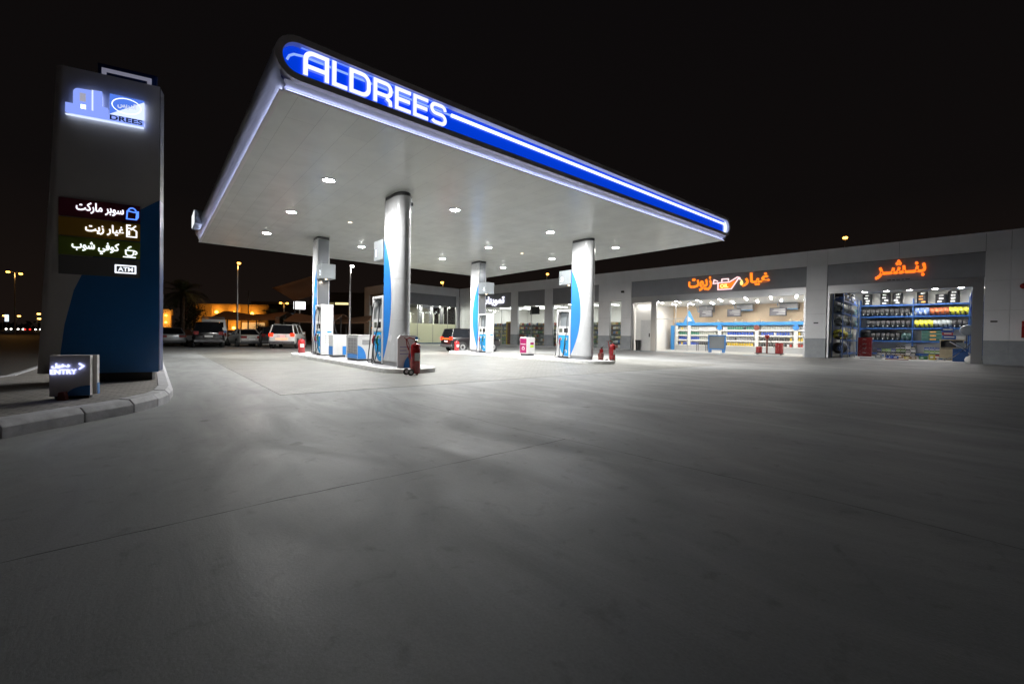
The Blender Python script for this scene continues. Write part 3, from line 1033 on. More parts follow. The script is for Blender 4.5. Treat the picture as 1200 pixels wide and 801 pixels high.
# blue sweep
ap = [(.0, 3.76), (-.303, 3.52), (-.62, 3.2), (-.93, 2.72), (-1.20, 2.11), (-1.314, 1.80), (-1.445, 1.13), (-1.50, .6), (-1.517, .17)]
MB().prism([(0, .17)] + ap, 'y', -.006, -.001).obj('blue_sweep', 'blue', t)
cols = [('maroon_strip', (.20, .025, .055)), ('amber_strip', (.60, .33, .04)), ('green_strip', (.26, .36, .05)), ('grey_strip', (.20, .195, .195))]
zs = [(3.58, 3.235), (3.215, 2.86), (2.84, 2.49), (2.47, 2.11)]
strips = []
for (nm, c), (za, zb) in zip(cols, zs):
    strips.append(MB().box(-1.525, -.305, -.03, -.008, zb, za).obj('service_strip', mat(nm, c, .4), t))
strips[0]['label'] = 'maroon service strip'
strips[1]['label'] = 'amber service strip'
strips[2]['label'] = 'green service strip'
strips[3]['label'] = 'grey service strip'
Yt = -.036
text('lettering', 'سوبر ماركت', 'text', strips[0], -1.275, -.56, 3.32, 3.54, Yt, .005, .022, True)
text('lettering', 'غيار زيت', 'text', strips[1], -1.14, -.56, 2.925, 3.14, Yt, .005, .022, True)
text('lettering', 'كوفي شوب', 'text', strips[2], -1.335, -.63, 2.54, 2.78, Yt, .005, .022, True)
text('lettering', 'ATM', 'text', strips[3], -.645, -.415, 2.232, 2.314, Yt, .005, .012)
iblue = glow('lit_icon_blue', (.08, .22, 1), 1.8)
def icon(lines, m, par, w=.022):
    mb = MB()
    for k, (ln, cl) in enumerate(lines):
        stroke(mb, ln, w, 'y', Yt - .0015 * k, Yt + .005, cl)
    mb.obj('icon', m, par)
icon([([(-.515, 3.30), (-.365, 3.30), (-.355, 3.44), (-.505, 3.46)], True), ([(-.365, 3.30), (-.335, 3.35), (-.335, 3.46), (-.355, 3.46)], False), (arc(-.43, 3.46, .06, .065, 0, 180, 8), False)], iblue, strips[0])
icon([([(-.51, 2.94), (-.36, 2.94), (-.36, 3.06), (-.43, 3.11), (-.51, 3.11)], True), ([(-.51, 3.10), (-.51, 3.17), (-.45, 3.17)], False), ([(-.45, 3.08), (-.37, 3.17)], False), ([(-.475, 2.97), (-.475, 3.06)], False)], 'text', strips[1])
icon([([(-.57, 2.525), (-.37, 2.525)], False), ([(-.53, 2.66), (-.525, 2.58), (-.49, 2.555), (-.44, 2.555), (-.41, 2.58), (-.40, 2.66)], True), (arc(-.395, 2.62, .04, .035, -80, 80, 6), False), ([(-.5, 2.69), (-.47, 2.73), (-.44, 2.74)], False)], 'text', strips[2], .02)
icon([([(-.685, 2.20), (-.375, 2.20), (-.375, 2.345), (-.685, 2.345)], True)], 'text', strips[3], .024)
# halo lit logo, standing off the shell
lg = glow('logo_blue_white', (.27, .38, 1), 1.0)
lw = glow('logo_white', (.72, .82, 1), 1.15)
lb = glow('logo_blue', (.10, .24, .95), .9)
halo = glow('halo_led', (.36, .46, 1), 4.5)
logo = MB().box(-1.40, -.26, -.035, -.03, 5.17, 5.20).obj('logo', lw, t)
MB().box(-1.40, -.25, -.024, -.019, 5.23, 5.30).obj('halo_strip', halo, logo)
MB().box(-1.27, -.91, -.024, -.019, 5.34, 5.68).obj('halo_strip', halo, logo)
MB().box(-.76, -.26, -.024, -.019, 5.36, 5.70).obj('halo_strip', halo, logo)
MB().box(-1.416, -.246, -.075, -.035, 5.215, 5.33).obj('band', lg, logo)
MB().box(-1.416, -.246, -.078, -.03, 5.17, 5.186).obj('band_line', lw, logo)
MB().box(-1.416, -1.3, -.075, -.035, 5.335, 5.40).obj('band', lg, logo)
mb = MB()
mb.prism([(-1.305, 5.335), (-1.305, 5.60)] + arc(-1.225, 5.62, .08, .09, 170, 90, 6) + [(-1.045, 5.72), (-1.045, 5.335), (-1.12, 5.335), (-1.12, 5.43), (-1.21, 5.43), (-1.21, 5.335)], 'y', -.078, -.035)
mb.obj('letter', lg, logo)
MB().box(-1.208, -1.122, -.082, -.035, 5.47, 5.63).obj('letter_eye', mat('logo_grey', (.55, .55, .6), .4, emit=(.6, .6, .75), es=.6), logo)
MB().box(-1.036, -1.016, -.082, -.035, 5.335, 5.73).obj('letter_line', lw, logo)
MB().prism([(-1.012, 5.335), (-.80, 5.335), (-.80, 5.44), (-.89, 5.44), (-.89, 5.74), (-1.012, 5.73)], 'y', -.078, -.035).obj('letter', lg, logo)
sq = MB().prism([(-.77, 5.34), (-.77, 5.735), (-.24, 5.725), (-.24, 5.70)], 'y', -.075, -.035).obj('emblem', lb, logo)
MB().prism([(-.768, 5.335), (-.241, 5.695), (-.241, 5.335)], 'y', -.075, -.035).obj('emblem_half', lw, logo)
stroke(MB(), arc(-.51, 5.545, .225, .15, 0, 345, 23), .016, 'y', -.082, -.075, True).obj('oval', glow('oval_white', (.8, .88, 1), 1.6), logo)
text('lettering', 'الدريس', glow('oval_text', (.65, .72, .95), 1.0), logo, -.65, -.36, 5.48, 5.62, -.083, .006, .03, True)
text('lettering', 'DREES', mat('logo_dark_outline', (.12, .15, .35), .4), logo, -.765, -.26, 5.225, 5.32, -.083, .006, .02)

# logo panel rising behind the totem
t = thing('logo_panel', 'navy square panel with white frame and arrow rising behind the totem top', 'sign', (.06, 12.3, 0), R(-12))
MB().box(-.96, .0, 0, .08, 5.4, 6.78).obj('panel', 'navy', t)
stroke(MB(), [(-.86, 5.62), (-.12, 5.62), (-.12, 6.66), (-.86, 6.66)], .075, 'y', -.012, -.001, True).obj('frame', mat('frame_white', (.7, .7, .75), .4, emit=(.6, .6, .8), es=.25), t)
MB().prism([(-.66, 6.35), (-.5, 6.52), (-.34, 6.35), (-.34, 6.2), (-.66, 6.2)], 'y', -.010, -.001).obj('arrow', mat('arrow_white', (.75, .75, .75), .4, emit=(.7, .7, .8), es=.2), t)
MB().box(-.54, -.42, .08, .2, 0, 6.0).obj('post', 'darkgrey', t)

# entry sign
t = thing('entry_sign', 'low white and blue entry sign with lit arrow on the traffic island', 'sign', (-1.09, 9.16, .2), R(-12))
MB().box(-.02, .36, .04, .17, 0, .08).obj('plinth', 'black', t)
es = MB().prism([(-.065, .045), (.385, .045), (.385, .65), (-.065, .65)], 'y', 0, .10).obj('front_panel', totemm, t, bevel=.006)
MB().prism([(-.03, .05), (.43, .05), (.43, .65), (-.03, .65)], 'y', .115, .21).obj('back_panel', totemm, t, bevel=.006)
MB().prism([(.12, .048), (.384, .048), (.384, .20)] + arc(.384, .048, .264, .152, 90, 180, 8)[1:-1], 'y', -.006, -.001).obj('blue_curve', 'blue', t)
MB().box(.4305, .434, .118, .207, .05, .22).obj('blue_edge', 'blue', t)
et = glow('entry_text', (.45, .5, 1), 2.6)
text('lettering', 'دخول', et, es, -.035, .16, .46, .535, -.018, .012, .04, True)
text('lettering', 'ENTRY', et, es, -.05, .235, .375, .445, -.018, .012, .015)
stroke(MB(), [(.262, .53), (.312, .49), (.262, .445)], .018, 'y', -.018, -.006).obj('arrow', et, es)
tray = MB().prism([(.06, .0), (.16, .0), (.14, .12), (.08, .12)], 'y', -.14, -.03)
tag(tray.obj('floodlight', 'redbrown', None, loc=(-1.09, 9.16, .2), rz=R(-12)), 'small rusty lamp housing on the paving before the entry sign', 'lamp')

exec_later = []
# ------------------------------------------------------------------ service building with its shops
RB = R(4.4846)
bX = Vector((math.cos(RB), math.sin(RB), 0))
bY = Vector((-math.sin(RB), math.cos(RB), 0))
def B(p, a, z=0):
    v = bX * p + bY * a
    return (v.x, v.y, z)
bld = thing('service_building', 'long low grey service building with lit shops along the right side', 'building', B(38, 0), RB)
FZ0, FZ1, TOP = 5.22, 6.72, 7.85
# parapet of separate cladding panels
mb = MB()
edges = [-14, -10.8, -7.6, -4.4, -2.35, -1.35, 2.5, 6.35, 7.6, 11.3, 14.9, 18.5, 22.1, 25.9, 32.2, 37.85, 44.5, 49.65]
for a0, a1 in zip(edges, edges[1:]):
    mb.box(0, .3, a0 + .008, a1 - .008, FZ1 + .006, TOP - .05)
mb.obj('parapet', 'clad', bld)
MB().box(-.02, .36, -14, 49.64, TOP - .048, TOP).obj('coping', 'clad', bld)
MB().box(.05, .32, -14, 49.6, FZ1 - .03, TOP - .06).obj('backing', 'darkgrey', bld)
def pier(a0, a1, far=False):
    mb = MB()
    z = 1.41
    cuts = [1.41, 3.2, 4.95, FZ1]
    dp = .34
    for z0, z1 in zip(cuts, cuts[1:]):
        mb.box(0, dp, a0, a1, z0 + .006, z1 - .002)
    o = mb.obj('pier', 'clad', bld)
    MB().box(-.012, dp - .01, a0 - .003, a1 + .003, .0, 1.405).obj('plinth', 'plinth', o)
    MB().box(.03, dp - .03, a0 + .02, a1 - .02, 1.3, FZ1 - .05).obj('backing', 'darkgrey', o)
for a0, a1 in ((6.35, 7.6), (22.1, 23.2), (24.56, 25.9), (32.2, 33.4), (37.85, 39.06), (44.5, 49.65)):
    pier(a0, a1)
for a0, a1 in ((-2.35, -1.35), (-4.4, -2.36), (-7.6, -4.41), (-10.8, -7.61), (-14, -10.81)):
    pier(a0, a1)
def fascia(a0, a1, m='fascia', z0=FZ0):
    return MB().box(.06, .3, a0 + .003, a1 - .003, z0, FZ1).obj('fascia_panel', m, bld)
for a0, a1 in ((-1.35, 6.35), (7.6, 22.1), (39.06, 44.5), (33.4, 37.85), (25.9, 32.2)):
    fascia(a0, a1, z0=FZ0 if a1 < 23 else 4.97)
MB().box(.0, .3, 23.203, 24.557, 5.0, FZ1).obj('fascia_panel', 'clad', bld)
# roller shutters rolled up
for a0, a1 in ((-1.35, 6.35), (7.6, 22.1)):
    mb = MB()
    for k in range(5):
        mb.box(.10 + .012 * (k % 2), .34, a0 + .02, a1 - .02, 4.66 + k * .112, 4.77 + k * .112)
    mb.obj('roller_shutter', 'steel', bld)
    for a in (a0 + .03, a1 - .15):
        MB().box(.12, .3, a, a + .12, 0, 4.66).obj('shutter_guide', 'steel', bld)
MB().box(.12, .32, -1.21, -.85, 0, 4.66).obj('shutter_guide', 'steel', bld)
MB().box(.05, .3, 19.5, 20.0, 0, 4.66).obj('shutter_guide', 'steel', bld)
# rooms: floor, ceiling, walls
def room(a0, a1, depth, wall, ceil_z, side='inwall'):
    MB().box(.32, depth, a0, a1, .006, .02).obj('shop_floor', mat('shop_floor_grey', (.40, .40, .39), .35, noise=.15, nscale=1), bld)
    MB().box(.34, depth, a0, a1, ceil_z, ceil_z + .1).obj('shop_ceiling', 'inwall', bld)
    MB().box(depth, depth + .15, a0, a1, 0, ceil_z + .1).obj('rear_wall', wall, bld)
    MB().box(.81, depth, a0 - .1, a0, 0, ceil_z).obj('side_wall', side, bld)
    MB().box(.81, depth, a1, a1 + .1, 0, ceil_z).obj('side_wall', side, bld)
tirewall = mat('tyre_shop_wall', (.50, .50, .47), .7)
room(-1.9, 6.5, 9.2, tirewall, 5.3, tirewall)
room(7.45, 22.2, 9.5, 'peach', 4.78)
room(22.45, 44.7, 9, 'inwall', 5.05)
MB().box(-.001, 22, -14, 49.6, 5.5, 5.6).obj('roof', 'grey', bld) if False else MB().box(.36, 22, -14, 49.6, 6.6, 6.7).obj('roof', 'grey', bld)
# windows of the supermarket
def window(a0, a1, nm, z1=4.96):
    f = MB()
    for a in [a0 + (a1 - a0) * k / nm for k in range(nm + 1)]:
        f.box(.10, .16, max(a0, a - .035), min(a1, a + .035), .08, z1)
    f.box(.10, .16, a0 + .036, a1 - .036, z1 - .08, z1)
    f.box(.08, .18, a0, a1, 0, .08)
    fr = f.obj('window', 'steel', bld)
    MB().box(.128, .134, a0 + .03, a1 - .03, .08, z1 - .07).obj('pane', 'glass', fr)
window(39.06, 44.5, 3)
window(33.4, 37.85, 2)
window(25.9, 32.2, 4)
window(23.2, 24.56, 1)
# oil shop side: white wall, door and glazed office at the left
MB().box(.9, 1.0, 20.06, 22.05, 0, 4.6).obj('side_panel', 'inwall', bld)
dr = MB().box(.86, .895, 20.35, 21.5, .05, 3.0).obj('door', 'white', bld, bevel=.006)
MB().box(.83, .858, 20.5, 20.6, 1.35, 1.7).obj('handle', 'black', dr)
of = MB()
for a in (19.4, 18.2, 21.9):
    of.box(4.0, 4.06, a - .03, a + .03, 0, 4.7)
of.box(4.0, 4.06, 18.2, 21.9, 3.2, 3.26)
of.obj('glazed_partition', 'steel', bld)
# pavement along the shop fronts
MBk = MB()
MBk.box(-1.6, .0, 22.2, 47, .005, .12, Matrix.Translation(B(38, 0)) @ Matrix.Rotation(RB, 4, 'Z'))
struct(MBk.obj('pavement', 'kerb', bevel=.01))
for a0, a1 in ((18.0, 21.2), (13.2, 16.4), (8.6, 11.6)):
    m_ = MB().box(-.9, -.45, a0, a1, .005, .012, Matrix.Translation(B(38, 0)) @ Matrix.Rotation(RB, 4, 'Z'))
    struct(m_.obj('painted_strip', mat('faded_blue_paint', (.10, .26, .40), .6, noise=.3)))

# cafe wing across the far end
wing = thing('cafe_wing', 'lower grey corner wing with half frosted glass front beyond the left island', 'building', B(28.2, 49.7), RB)
# local x: along the front (0 .. 9.8), y: depth away
MB().box(0, 9.75, 0, .3, FZ1, TOP).obj('parapet', 'clad', wing)
MB().box(0, .45, .0, .3, 0, FZ1 - .003).obj('pier', 'clad', wing)
MB().box(9.3, 9.79, .0, .3, 0, FZ1 - .003).obj('pier', 'clad', wing)
MB().box(.455, 9.295, .12, .3, 5.2, FZ1 - .003).obj('fascia_panel', 'fascia', wing)
MB().box(.0, .3, .305, 9.6, FZ1, TOP).obj('parapet', 'clad', wing)
MB().box(.0, .3, 8.0, 9.6, 0, FZ1 - .003).obj('pier', 'clad', wing)
MB().box(.12, .3, .8, 7.99, 5.2, FZ1 - .003).obj('fascia_panel', 'fascia', wing)
MB().box(.0, .3, .305, .79, 0, FZ1 - .003).obj('pier', 'clad', wing)
MB().box(.14, .16, .8, 7.99, .1, 5.2).obj('pane', 'glass', wing)
MB().box(.02, 9.7, .31, 9.58, 6.5, 6.6).obj('roof', 'grey', wing)
MB().box(.5, 9.7, 7.2, 7.35, 0, 5.3).obj('rear_wall', mat('cafe_wall', (.42, .40, .34), .7, noise=.2), wing)
MB().box(.35, 9.7, .35, 7.2, 5.3, 5.4).obj('ceiling', 'darkgrey', wing)
MB().box(.35, 9.7, .35, 7.2, .01, .03).obj('shop_floor', 'grey', wing)
fr = MB()
for x in (.46, 2.95, 5.4, 7.85, 9.25):
    fr.box(x - .03, x + .03, .14, .2, .1, 5.2)
fr.box(.46, 9.25, .13, .21, .02, .12)
fr = fr.obj('window', 'steel', wing)
MB().box(.46, 9.25, .165, .172, 2.72, 5.2).obj('pane', 'glass', fr)
MB().box(.46, 9.25, .165, .172, .12, 2.715).obj('frosted_pane', 'frost', fr)
pl = MB()
for x in (2.0, 4.5, 6.3, 8.1):
    pl.box(x, x + .5, 2.2, 2.5, .03, 5.29)
pl.obj('interior_pillar', 'darkgrey', wing)
cp = MB()
for x in (.9, 3.1, 5.2, 6.95, 8.7):
    cp.box(x, x + .9, 3.5, 3.55, 2.2, 4.3)
cp.obj('curtain', mat('cafe_curtain', (.55, .56, .5), .7, noise=.3, nscale=2), wing)
for x, y in ((2.2, 1.2), (7.0, .8), (8.4, 2.8), (8.9, 1.2), (4.6, 2.2)):
    l = thing('cafe_lamp', 'small bright lamp hanging inside the cafe wing window', 'ceiling light', tuple(Vector(B(28.2 + x, 49.7 + y, 5.05))), 0, 'lamps inside the cafe wing')
    MB().lathe([(.001, 0), (.09, .02), (.09, .1), (.03, .16), (.01, .25)], n=12).obj('shade', glow('cafe_bulb', (1, .97, .85), 7), l)
    lamp('cafe_beam', 'POINT', l, (0, 0, -.12), 75, (1, .95, .8), .1)
struct(MB().box(-.3, 9.0, -.9, -.05, .005, .12, Matrix.Translation(B(28.2, 49.7)) @ Matrix.Rotation(RB, 4, 'Z')).obj('pavement', mat('kerb_blue', (.10, .22, .42), .6, noise=.2)))

lamp('cafe_fill', 'AREA', wing, (4.8, 1.6, 5.2), 1050, (1, .97, .85), sx=(8, .5))  # area light added to brighten the frosted front, no fitting
def room_light(x, a, z, sx, power, color):  # area lights without fittings under the shop ceilings
    return lamp('shop_area_light', 'AREA', bld, (x, a, z), power, color, sx=sx)

# ------------------------------------------------------------------ shop signs
def sign(name, label, a, z):
    return thing(name, label, 'sign', B(38 + .06, a, z), RB - PI / 2)
# local frame of a sign: x to the right as read (towards -a), y into the wall
orange = glow('neon_orange', (1, .16, .015), 1.7)
orangeface = glow('neon_amber', (1, .21, .018), 1.7)
oedge = mat('sign_edge_red', (.5, .04, .01), .4, emit=(1, .06, 0), es=.8)
t = sign('shop_sign', 'orange lit Arabic sign above the tyre shop opening', 2.45, 5.95)
text('lettering', 'بنـشـر', orange, t, -1.25, 1.25, -.52, .70, -.10, .08, .03, True)
mb = MB()
for x0, x1 in ((-.62, -.42), (-.36, -.22), (-.16, .04), (.10, .22), (.28, .50)):
    mb.box(x0, x1, -.012, -.003, -.62, -.57)
mb.obj('small_print', 'black', t)
lamp('sign_glow', 'AREA', t, (0, -.6, 0), 8, (1, .25, .05), sx=(2.4, .8), rot=(R(90), 0, 0)) if False else None
t = sign('shop_sign', 'orange lit Arabic sign at the right above the oil change shop', 11.05, 6.1)
text('lettering', 'غيار', orangeface, t, -1.0, 1.02, -.55, .52, -.10, .08, .028, True)
t = sign('shop_sign', 'orange lit Arabic sign at the left above the oil change shop', 15.45, 6.0)
text('lettering', 'زيوت', orangeface, t, -1.0, 1.0, -.58, .62, -.10, .08, .028, True)
t = sign('oil_can_sign', 'lit oil can sign with a yellow drop between two orange signs', 13.2, 5.95)
pink = glow('neon_pink', (1, .62, .62), 1.7)
can_o = [(-.62, -.45), (.28, -.45), (.72, .18), (.55, .14), (.22, -.02), (-.62, -.02)]
cb = MB().prism(can_o, 'y', -.07, -.02).obj('can_body', orange, t)
mb = MB()
stroke(mb, [(-.72, -.52), (.34, -.52), (.88, .30), (1.0, .22), (.98, .36), (.80, .42), (.18, .06), (-.72, .06)], .07, 'y', -.09, -.02, True)
stroke(mb, [(-.42, .12), (-.42, .34), (.1, .34), (.1, .16)], .07, 'y', -.088, -.02, False)
stroke(mb, [(-.74, .04), (-1.12, .02), (-1.05, .34), (-.74, .18)], .07, 'y', -.086, -.02, False)
mb.obj('can_outline', pink, t)
text('lettering', 'OIL', glow('neon_yellow', (1, .75, .2), 1.8), cb, -.55, .12, -.40, -.07, -.085, .012, .05)
MB().prism([(1.12, -.28), (1.02, -.2), (1.0, -.06), (1.12, .22), (1.24, -.06), (1.22, -.2)], 'y', -.07, -.02).obj('drop', glow('drop_yellow', (1, .8, .25), 1.5), t)
t = sign('shop_sign', 'white lit Arabic sign above the supermarket window at the far left', 42.6, 5.75)
text('lettering', 'تموينات', glow('store_white', (.85, .85, 1), 1.8), t, -2.3, 2.3, -.62, .66, -.12, .09, .025, True)

# ------------------------------------------------------------------ tyre shop interior
def shop_lamp(p, a, z, label, group, power, color, mat_='led', r=.13):
    l = thing('ceiling_light', label, 'ceiling light', B(p, a, z), RB, group)
    MB().lathe([(.001, -.002), (r * 1.25, -.002), (r * 1.25, -.03), (r, -.035), (.001, -.036)], n=18).obj('trim', 'white', l)
    MB().lathe([(.001, -.037), (r * .95, -.037), (r * .6, -.055), (.001, -.06)], n=18).obj('lens', mat_, l)
    if power:
        lamp('ceiling_beam', 'AREA', l, (0, 0, -.08), power, color, .3)
    return l
for i, a in enumerate((5.0, 3.65, 2.3, .9, -.45)):
    shop_lamp(45.0, a, 5.298, 'round white lamp in the tyre shop ceiling, ' + ('leftmost', 'second from the left', 'middle', 'second from the right', 'rightmost')[i] + ' of five', 'lamps in the tyre shop ceiling', 20, (1, .98, .93), r=.2)
for a in (1.0, 4.4):
    room_light(2.6, a, 5.2, (2.2, .3), 16, (1, .97, .92))

LEV = (.34, 1.36, 2.39, 3.34, 4.27)
def rack(label, loc, length, depth, posts, levels=LEV):
    t = thing('tyre_rack', label, 'shelf rack', loc, RB, 'blue racks in the tyre shop')
    for y in posts:
        for x in (0, depth - .06):
            MB().box(x, x + .06, y - .03, y + .03, 0, levels[-1] + .45).obj('upright', 'rackblue', t)
    for z in levels:
        mb = MB()
        mb.box(-.012, .035, .03, length - .03, z - .11, z - .01)
        mb.box(depth - .035, depth + .0, .03, length - .03, z - .11, z - .01)
        mb.box(.0, depth - .001, .035, length - .035, z - .009, z)
        mb.obj('shelf', 'rackblue', t)
    return t
rack('long blue rack along the rear wall of the tyre shop', B(46.5, -.95), 6.4, .62, (.03, 3.1, 6.37))
rack('blue rack along the left wall of the tyre shop', B(39.2, 5.52), .66, 6.9, (.03, .63), LEV) if False else None
t = thing('tyre_rack', 'blue rack along the left wall of the tyre shop beside the ladder', 'shelf rack', B(39.2, 5.52), RB, 'blue racks in the tyre shop')
for x in (0.03, 3.5, 6.95):
    for y in (0, .6):
        MB().box(x - .03, x + .03, y, y + .06, 0, 4.72).obj('upright', 'rackblue', t)
for z in LEV:
    mb = MB()
    mb.box(.06, 6.92, -.012, .03, z - .11, z - .01)
    mb.box(.06, 6.92, .02, .64, z - .009, z)
    mb.obj('shelf', 'rackblue', t)
t = thing('tyre_rack', 'narrow blue rack along the right wall of the tyre shop behind the shutter guide', 'shelf rack', B(39.2, -1.65), RB, 'blue racks in the tyre shop')
for x in (0.03, 3.5, 6.95):
    for y in (0, .6):
        MB().box(x - .03, x + .03, y, y + .06, 0, 4.72).obj('upright', 'rackblue', t)
for z in LEV:
    mb = MB()
    mb.box(.06, 6.92, .62, .66, z - .11, z - .01)
    mb.box(.06, 6.92, .0, .60, z - .009, z)
    mb.obj('shelf', 'rackblue', t)

def tyre_mesh(name, m, r=.32, w=.13, wrapped=False):
    prof = [(.19, -w * .8), (.22, -w), (.28, -w * 1.05), (r - .015, -w * .85), (r, -w * .6), (r, -w * .2), (r - .012, -w * .15), (r - .012, w * .15), (r, w * .2), (r, w * .6), (r - .015, w * .85), (.28, w * 1.05), (.22, w), (.19, w * .8)]
    mb = MB()
    rings = []
    n_ = 26
    for rad_, h_ in prof:
        rings.append([mb.bm.verts.new((rad_ * math.cos(2 * PI * k / n_), h_, rad_ * math.sin(2 * PI * k / n_))) for k in range(n_)])
    for A, C in zip(rings, rings[1:]):
        for k in range(n_):
            mb.bm.faces.new((A[k], A[(k + 1) % n_], C[(k + 1) % n_], C[k]))
    for k in range(n_):
        A, C = rings[-1], rings[0]
        mb.bm.faces.new((A[k], A[(k + 1) % n_], C[(k + 1) % n_], C[k]))
    return mb.mesh(name, m, 40)
def wrapmat(name, c, c2):
    m = bpy.data.materials.new(name)
    m.use_nodes = True
    nt = m.node_tree
    p = nt.nodes['Principled BSDF']
    p.inputs['Roughness'].default_value = .25
    t_ = nt.nodes.new('ShaderNodeTexCoord')
    v = nt.nodes.new('ShaderNodeTexNoise')
    v.inputs['Scale'].default_value = 4.5
    v.inputs['Detail'].default_value = 1
    nt.links.new(t_.outputs['Object'], v.inputs['Vector'])
    r = nt.nodes.new('ShaderNodeValToRGB')
    r.color_ramp.interpolation = 'CONSTANT'
    r.color_ramp.elements[0].color = (*c, 1)
    r.color_ramp.elements[1].color = (*c2, 1)
    r.color_ramp.elements[1].position = .54
    nt.links.new(v.outputs['Fac'], r.inputs[0])
    nt.links.new(r.outputs[0], p.inputs['Base Color'])
    return m
TY = {'black': tyre_mesh('tyre', mat('tyre_rubber', (.022, .022, .024), .55, noise=.3, nscale=12)),
      'yellow': tyre_mesh('tyre', wrapmat('yellow_wrap', (.62, .58, .05), (.05, .05, .04))),
      'orange': tyre_mesh('tyre', wrapmat('orange_wrap', (.36, .09, .03), (.10, .05, .04))),
      'blue and white': tyre_mesh('tyre', wrapmat('blue_white_wrap', (.10, .16, .36), (.6, .65, .72))),
      'grey wrapped': tyre_mesh('tyre', wrapmat('grey_wrap', (.30, .33, .33), (.06, .07, .07))),
      'teal wrapped': tyre_mesh('tyre', wrapmat('teal_wrap', (.02, .06, .06), (.18, .25, .25)))}
lblm = mat('tyre_label_white', (.75, .75, .72), .5)
lblo = mat('tyre_label_orange', (.7, .28, .06), .5)
LBL = {}
def lbl_mesh(kind):
    if kind not in LBL:
        mb = MB()
        if kind == 'low':     # sticker low on the tread, facing -x
            mb.box(-.326, -.322, -.025, .025, -.22, -.13)
        else:
            mb.box(-.328, -.322, -.07, .07, -.06, .03)
        LBL[kind] = mb.mesh('paper_label', lblm if kind != 'o' else lblo)
    return LBL[kind]
def put(mesh, name, loc, rot, label, cat, group, paper=None):
    o = bpy.data.objects.new(name, mesh)
    COL.objects.link(o)
    o.location = loc
    o.rotation_euler = rot
    tag(o, label, cat, group)
    if paper:
        q = bpy.data.objects.new('paper_label', lbl_mesh(paper))
        COL.objects.link(q)
        q.parent = o
    return o
RN = {LEV[3]: 'upper row', LEV[2]: 'middle row', LEV[1]: 'lower row', LEV[0]: 'floor row'}
def row(kind, a0, a1, k, z, where):
    for i in range(k):
        a = a0 + (a1 - a0) * (i + .5) / k
        lab = '%s tyre in the %s of the rear tyre rack, %s' % (kind, RN[z], where)
        put(TY[kind], 'tyre', B(46.5 + .30, a, z + .322), (0, random.uniform(-3, 3) * 0, RB), lab, 'tyre', 'tyres in the racks', 'low' if kind == 'black' else None)
row('black', 5.35, 2.35, 10, LEV[3], 'left half')
row('black', 5.0, 2.25, 9, LEV[2], 'left half')
row('black', 5.0, 2.85, 7, LEV[1], 'left half')
row('teal wrapped', 2.8, 2.2, 2, LEV[1], 'by the middle post')
row('blue and white', 2.05, 1.22, 3, LEV[3], 'right half')
row('orange', 1.2, .15, 4, LEV[3], 'right half')
row('yellow', .12, -.92, 4, LEV[3], 'right half')
row('yellow', 2.05, 1.0, 4, LEV[2], 'right half')
row('grey wrapped', .98, .0, 4, LEV[2], 'right half')
row('black', -.02, -.9, 3, LEV[2], 'right end')
for nm, a, k, pp in (('at the left', 5.0, 4, 'm'), ('left of centre', 3.85, 4, 'm'), ('just left of the middle post', 3.1, 4, 'm'), ('just right of the middle post', 1.65, 4, 'm'), ('in the right half', .6, 3, 'm'), ('at the right', -.1, 4, 'm')):
    for i in range(k):
        put(TY['black'], 'tyre', B(46.83, a, LEV[4] + .135 + i * .245 * .92), (R(90), 0, RB + random.uniform(-.3, .3)), 'black tyre in the stack ' + nm + ' on the rear rack', 'tyre', 'tyres stacked on the racks')
        q = MB().box(-.332, -.322, -.12, .12, -.05, .05)
        o_ = q.obj('paper_label', lblo if (nm.startswith('just right') and i < 3) else lblm, bpy.context.scene.objects[-1] if False else None)
        o_.location = Vector(B(46.83, a + random.uniform(-.08, .08), LEV[4] + .135 + i * .245 * .92))
        o_.rotation_euler = (0, 0, RB)
        last_t = [ob for ob in COL.objects if ob.name.startswith('tyre') and ob.type == 'MESH'][-1]
        last_t_m = Matrix.LocRotScale(last_t.location, last_t.rotation_euler, None)
        o_.parent = last_t
        o_.matrix_parent_inverse = last_t_m.inverted()
# left rack: axis along the depth
def lrow(kind, p0, p1, k, z, big=1):
    for i in range(k):
        p = p0 + (p1 - p0) * (i + .5) / k
        nm = {LEV[4]: 'top'}.get(z, RN.get(z, 'top row').replace(' row', ''))
        o = put(TY[kind], 'tyre', B(p, 5.82, z + .322 * big), (0, 0, RB + PI / 2), '%s tyre standing on the %s shelf of the left tyre rack' % (kind, nm), 'tyre', 'tyres in the racks')
        o.scale = (big, 1, big)
lrow('grey wrapped', 39.4, 41.3, 4, LEV[3])
lrow('black', 41.4, 44.4, 7, LEV[3])
lrow('teal wrapped', 44.5, 45.8, 3, LEV[3])
lrow('grey wrapped', 39.4, 41.4, 4, LEV[2])
lrow('black', 42.2, 45.0, 6, LEV[2])
lrow('teal wrapped', 45.0, 46.0, 2, LEV[2])
lrow('yellow', 39.4, 40.9, 4, LEV[1], 1.2)
lrow('teal wrapped', 41.6, 43.6, 4, LEV[1])
lrow('black', 39.5, 40.7, 3, LEV[0], 1.25)
lrow('blue and white', 40.8, 41.6, 2, LEV[0], 1.2)
for i in range(7):
    k = 3 if i % 2 else 2
    for q in range(k):
        put(TY['blue and white' if (i + q) % 3 == 0 else 'black'], 'tyre', B(39.8 + i * .85, 5.84, LEV[4] + .135 + q * .235), (R(90), 0, RB + i), ('blue and white' if (i + q) % 3 == 0 else 'black') + ' tyre lying on the top shelf of the left rack', 'tyre', 'tyres stacked on the racks')

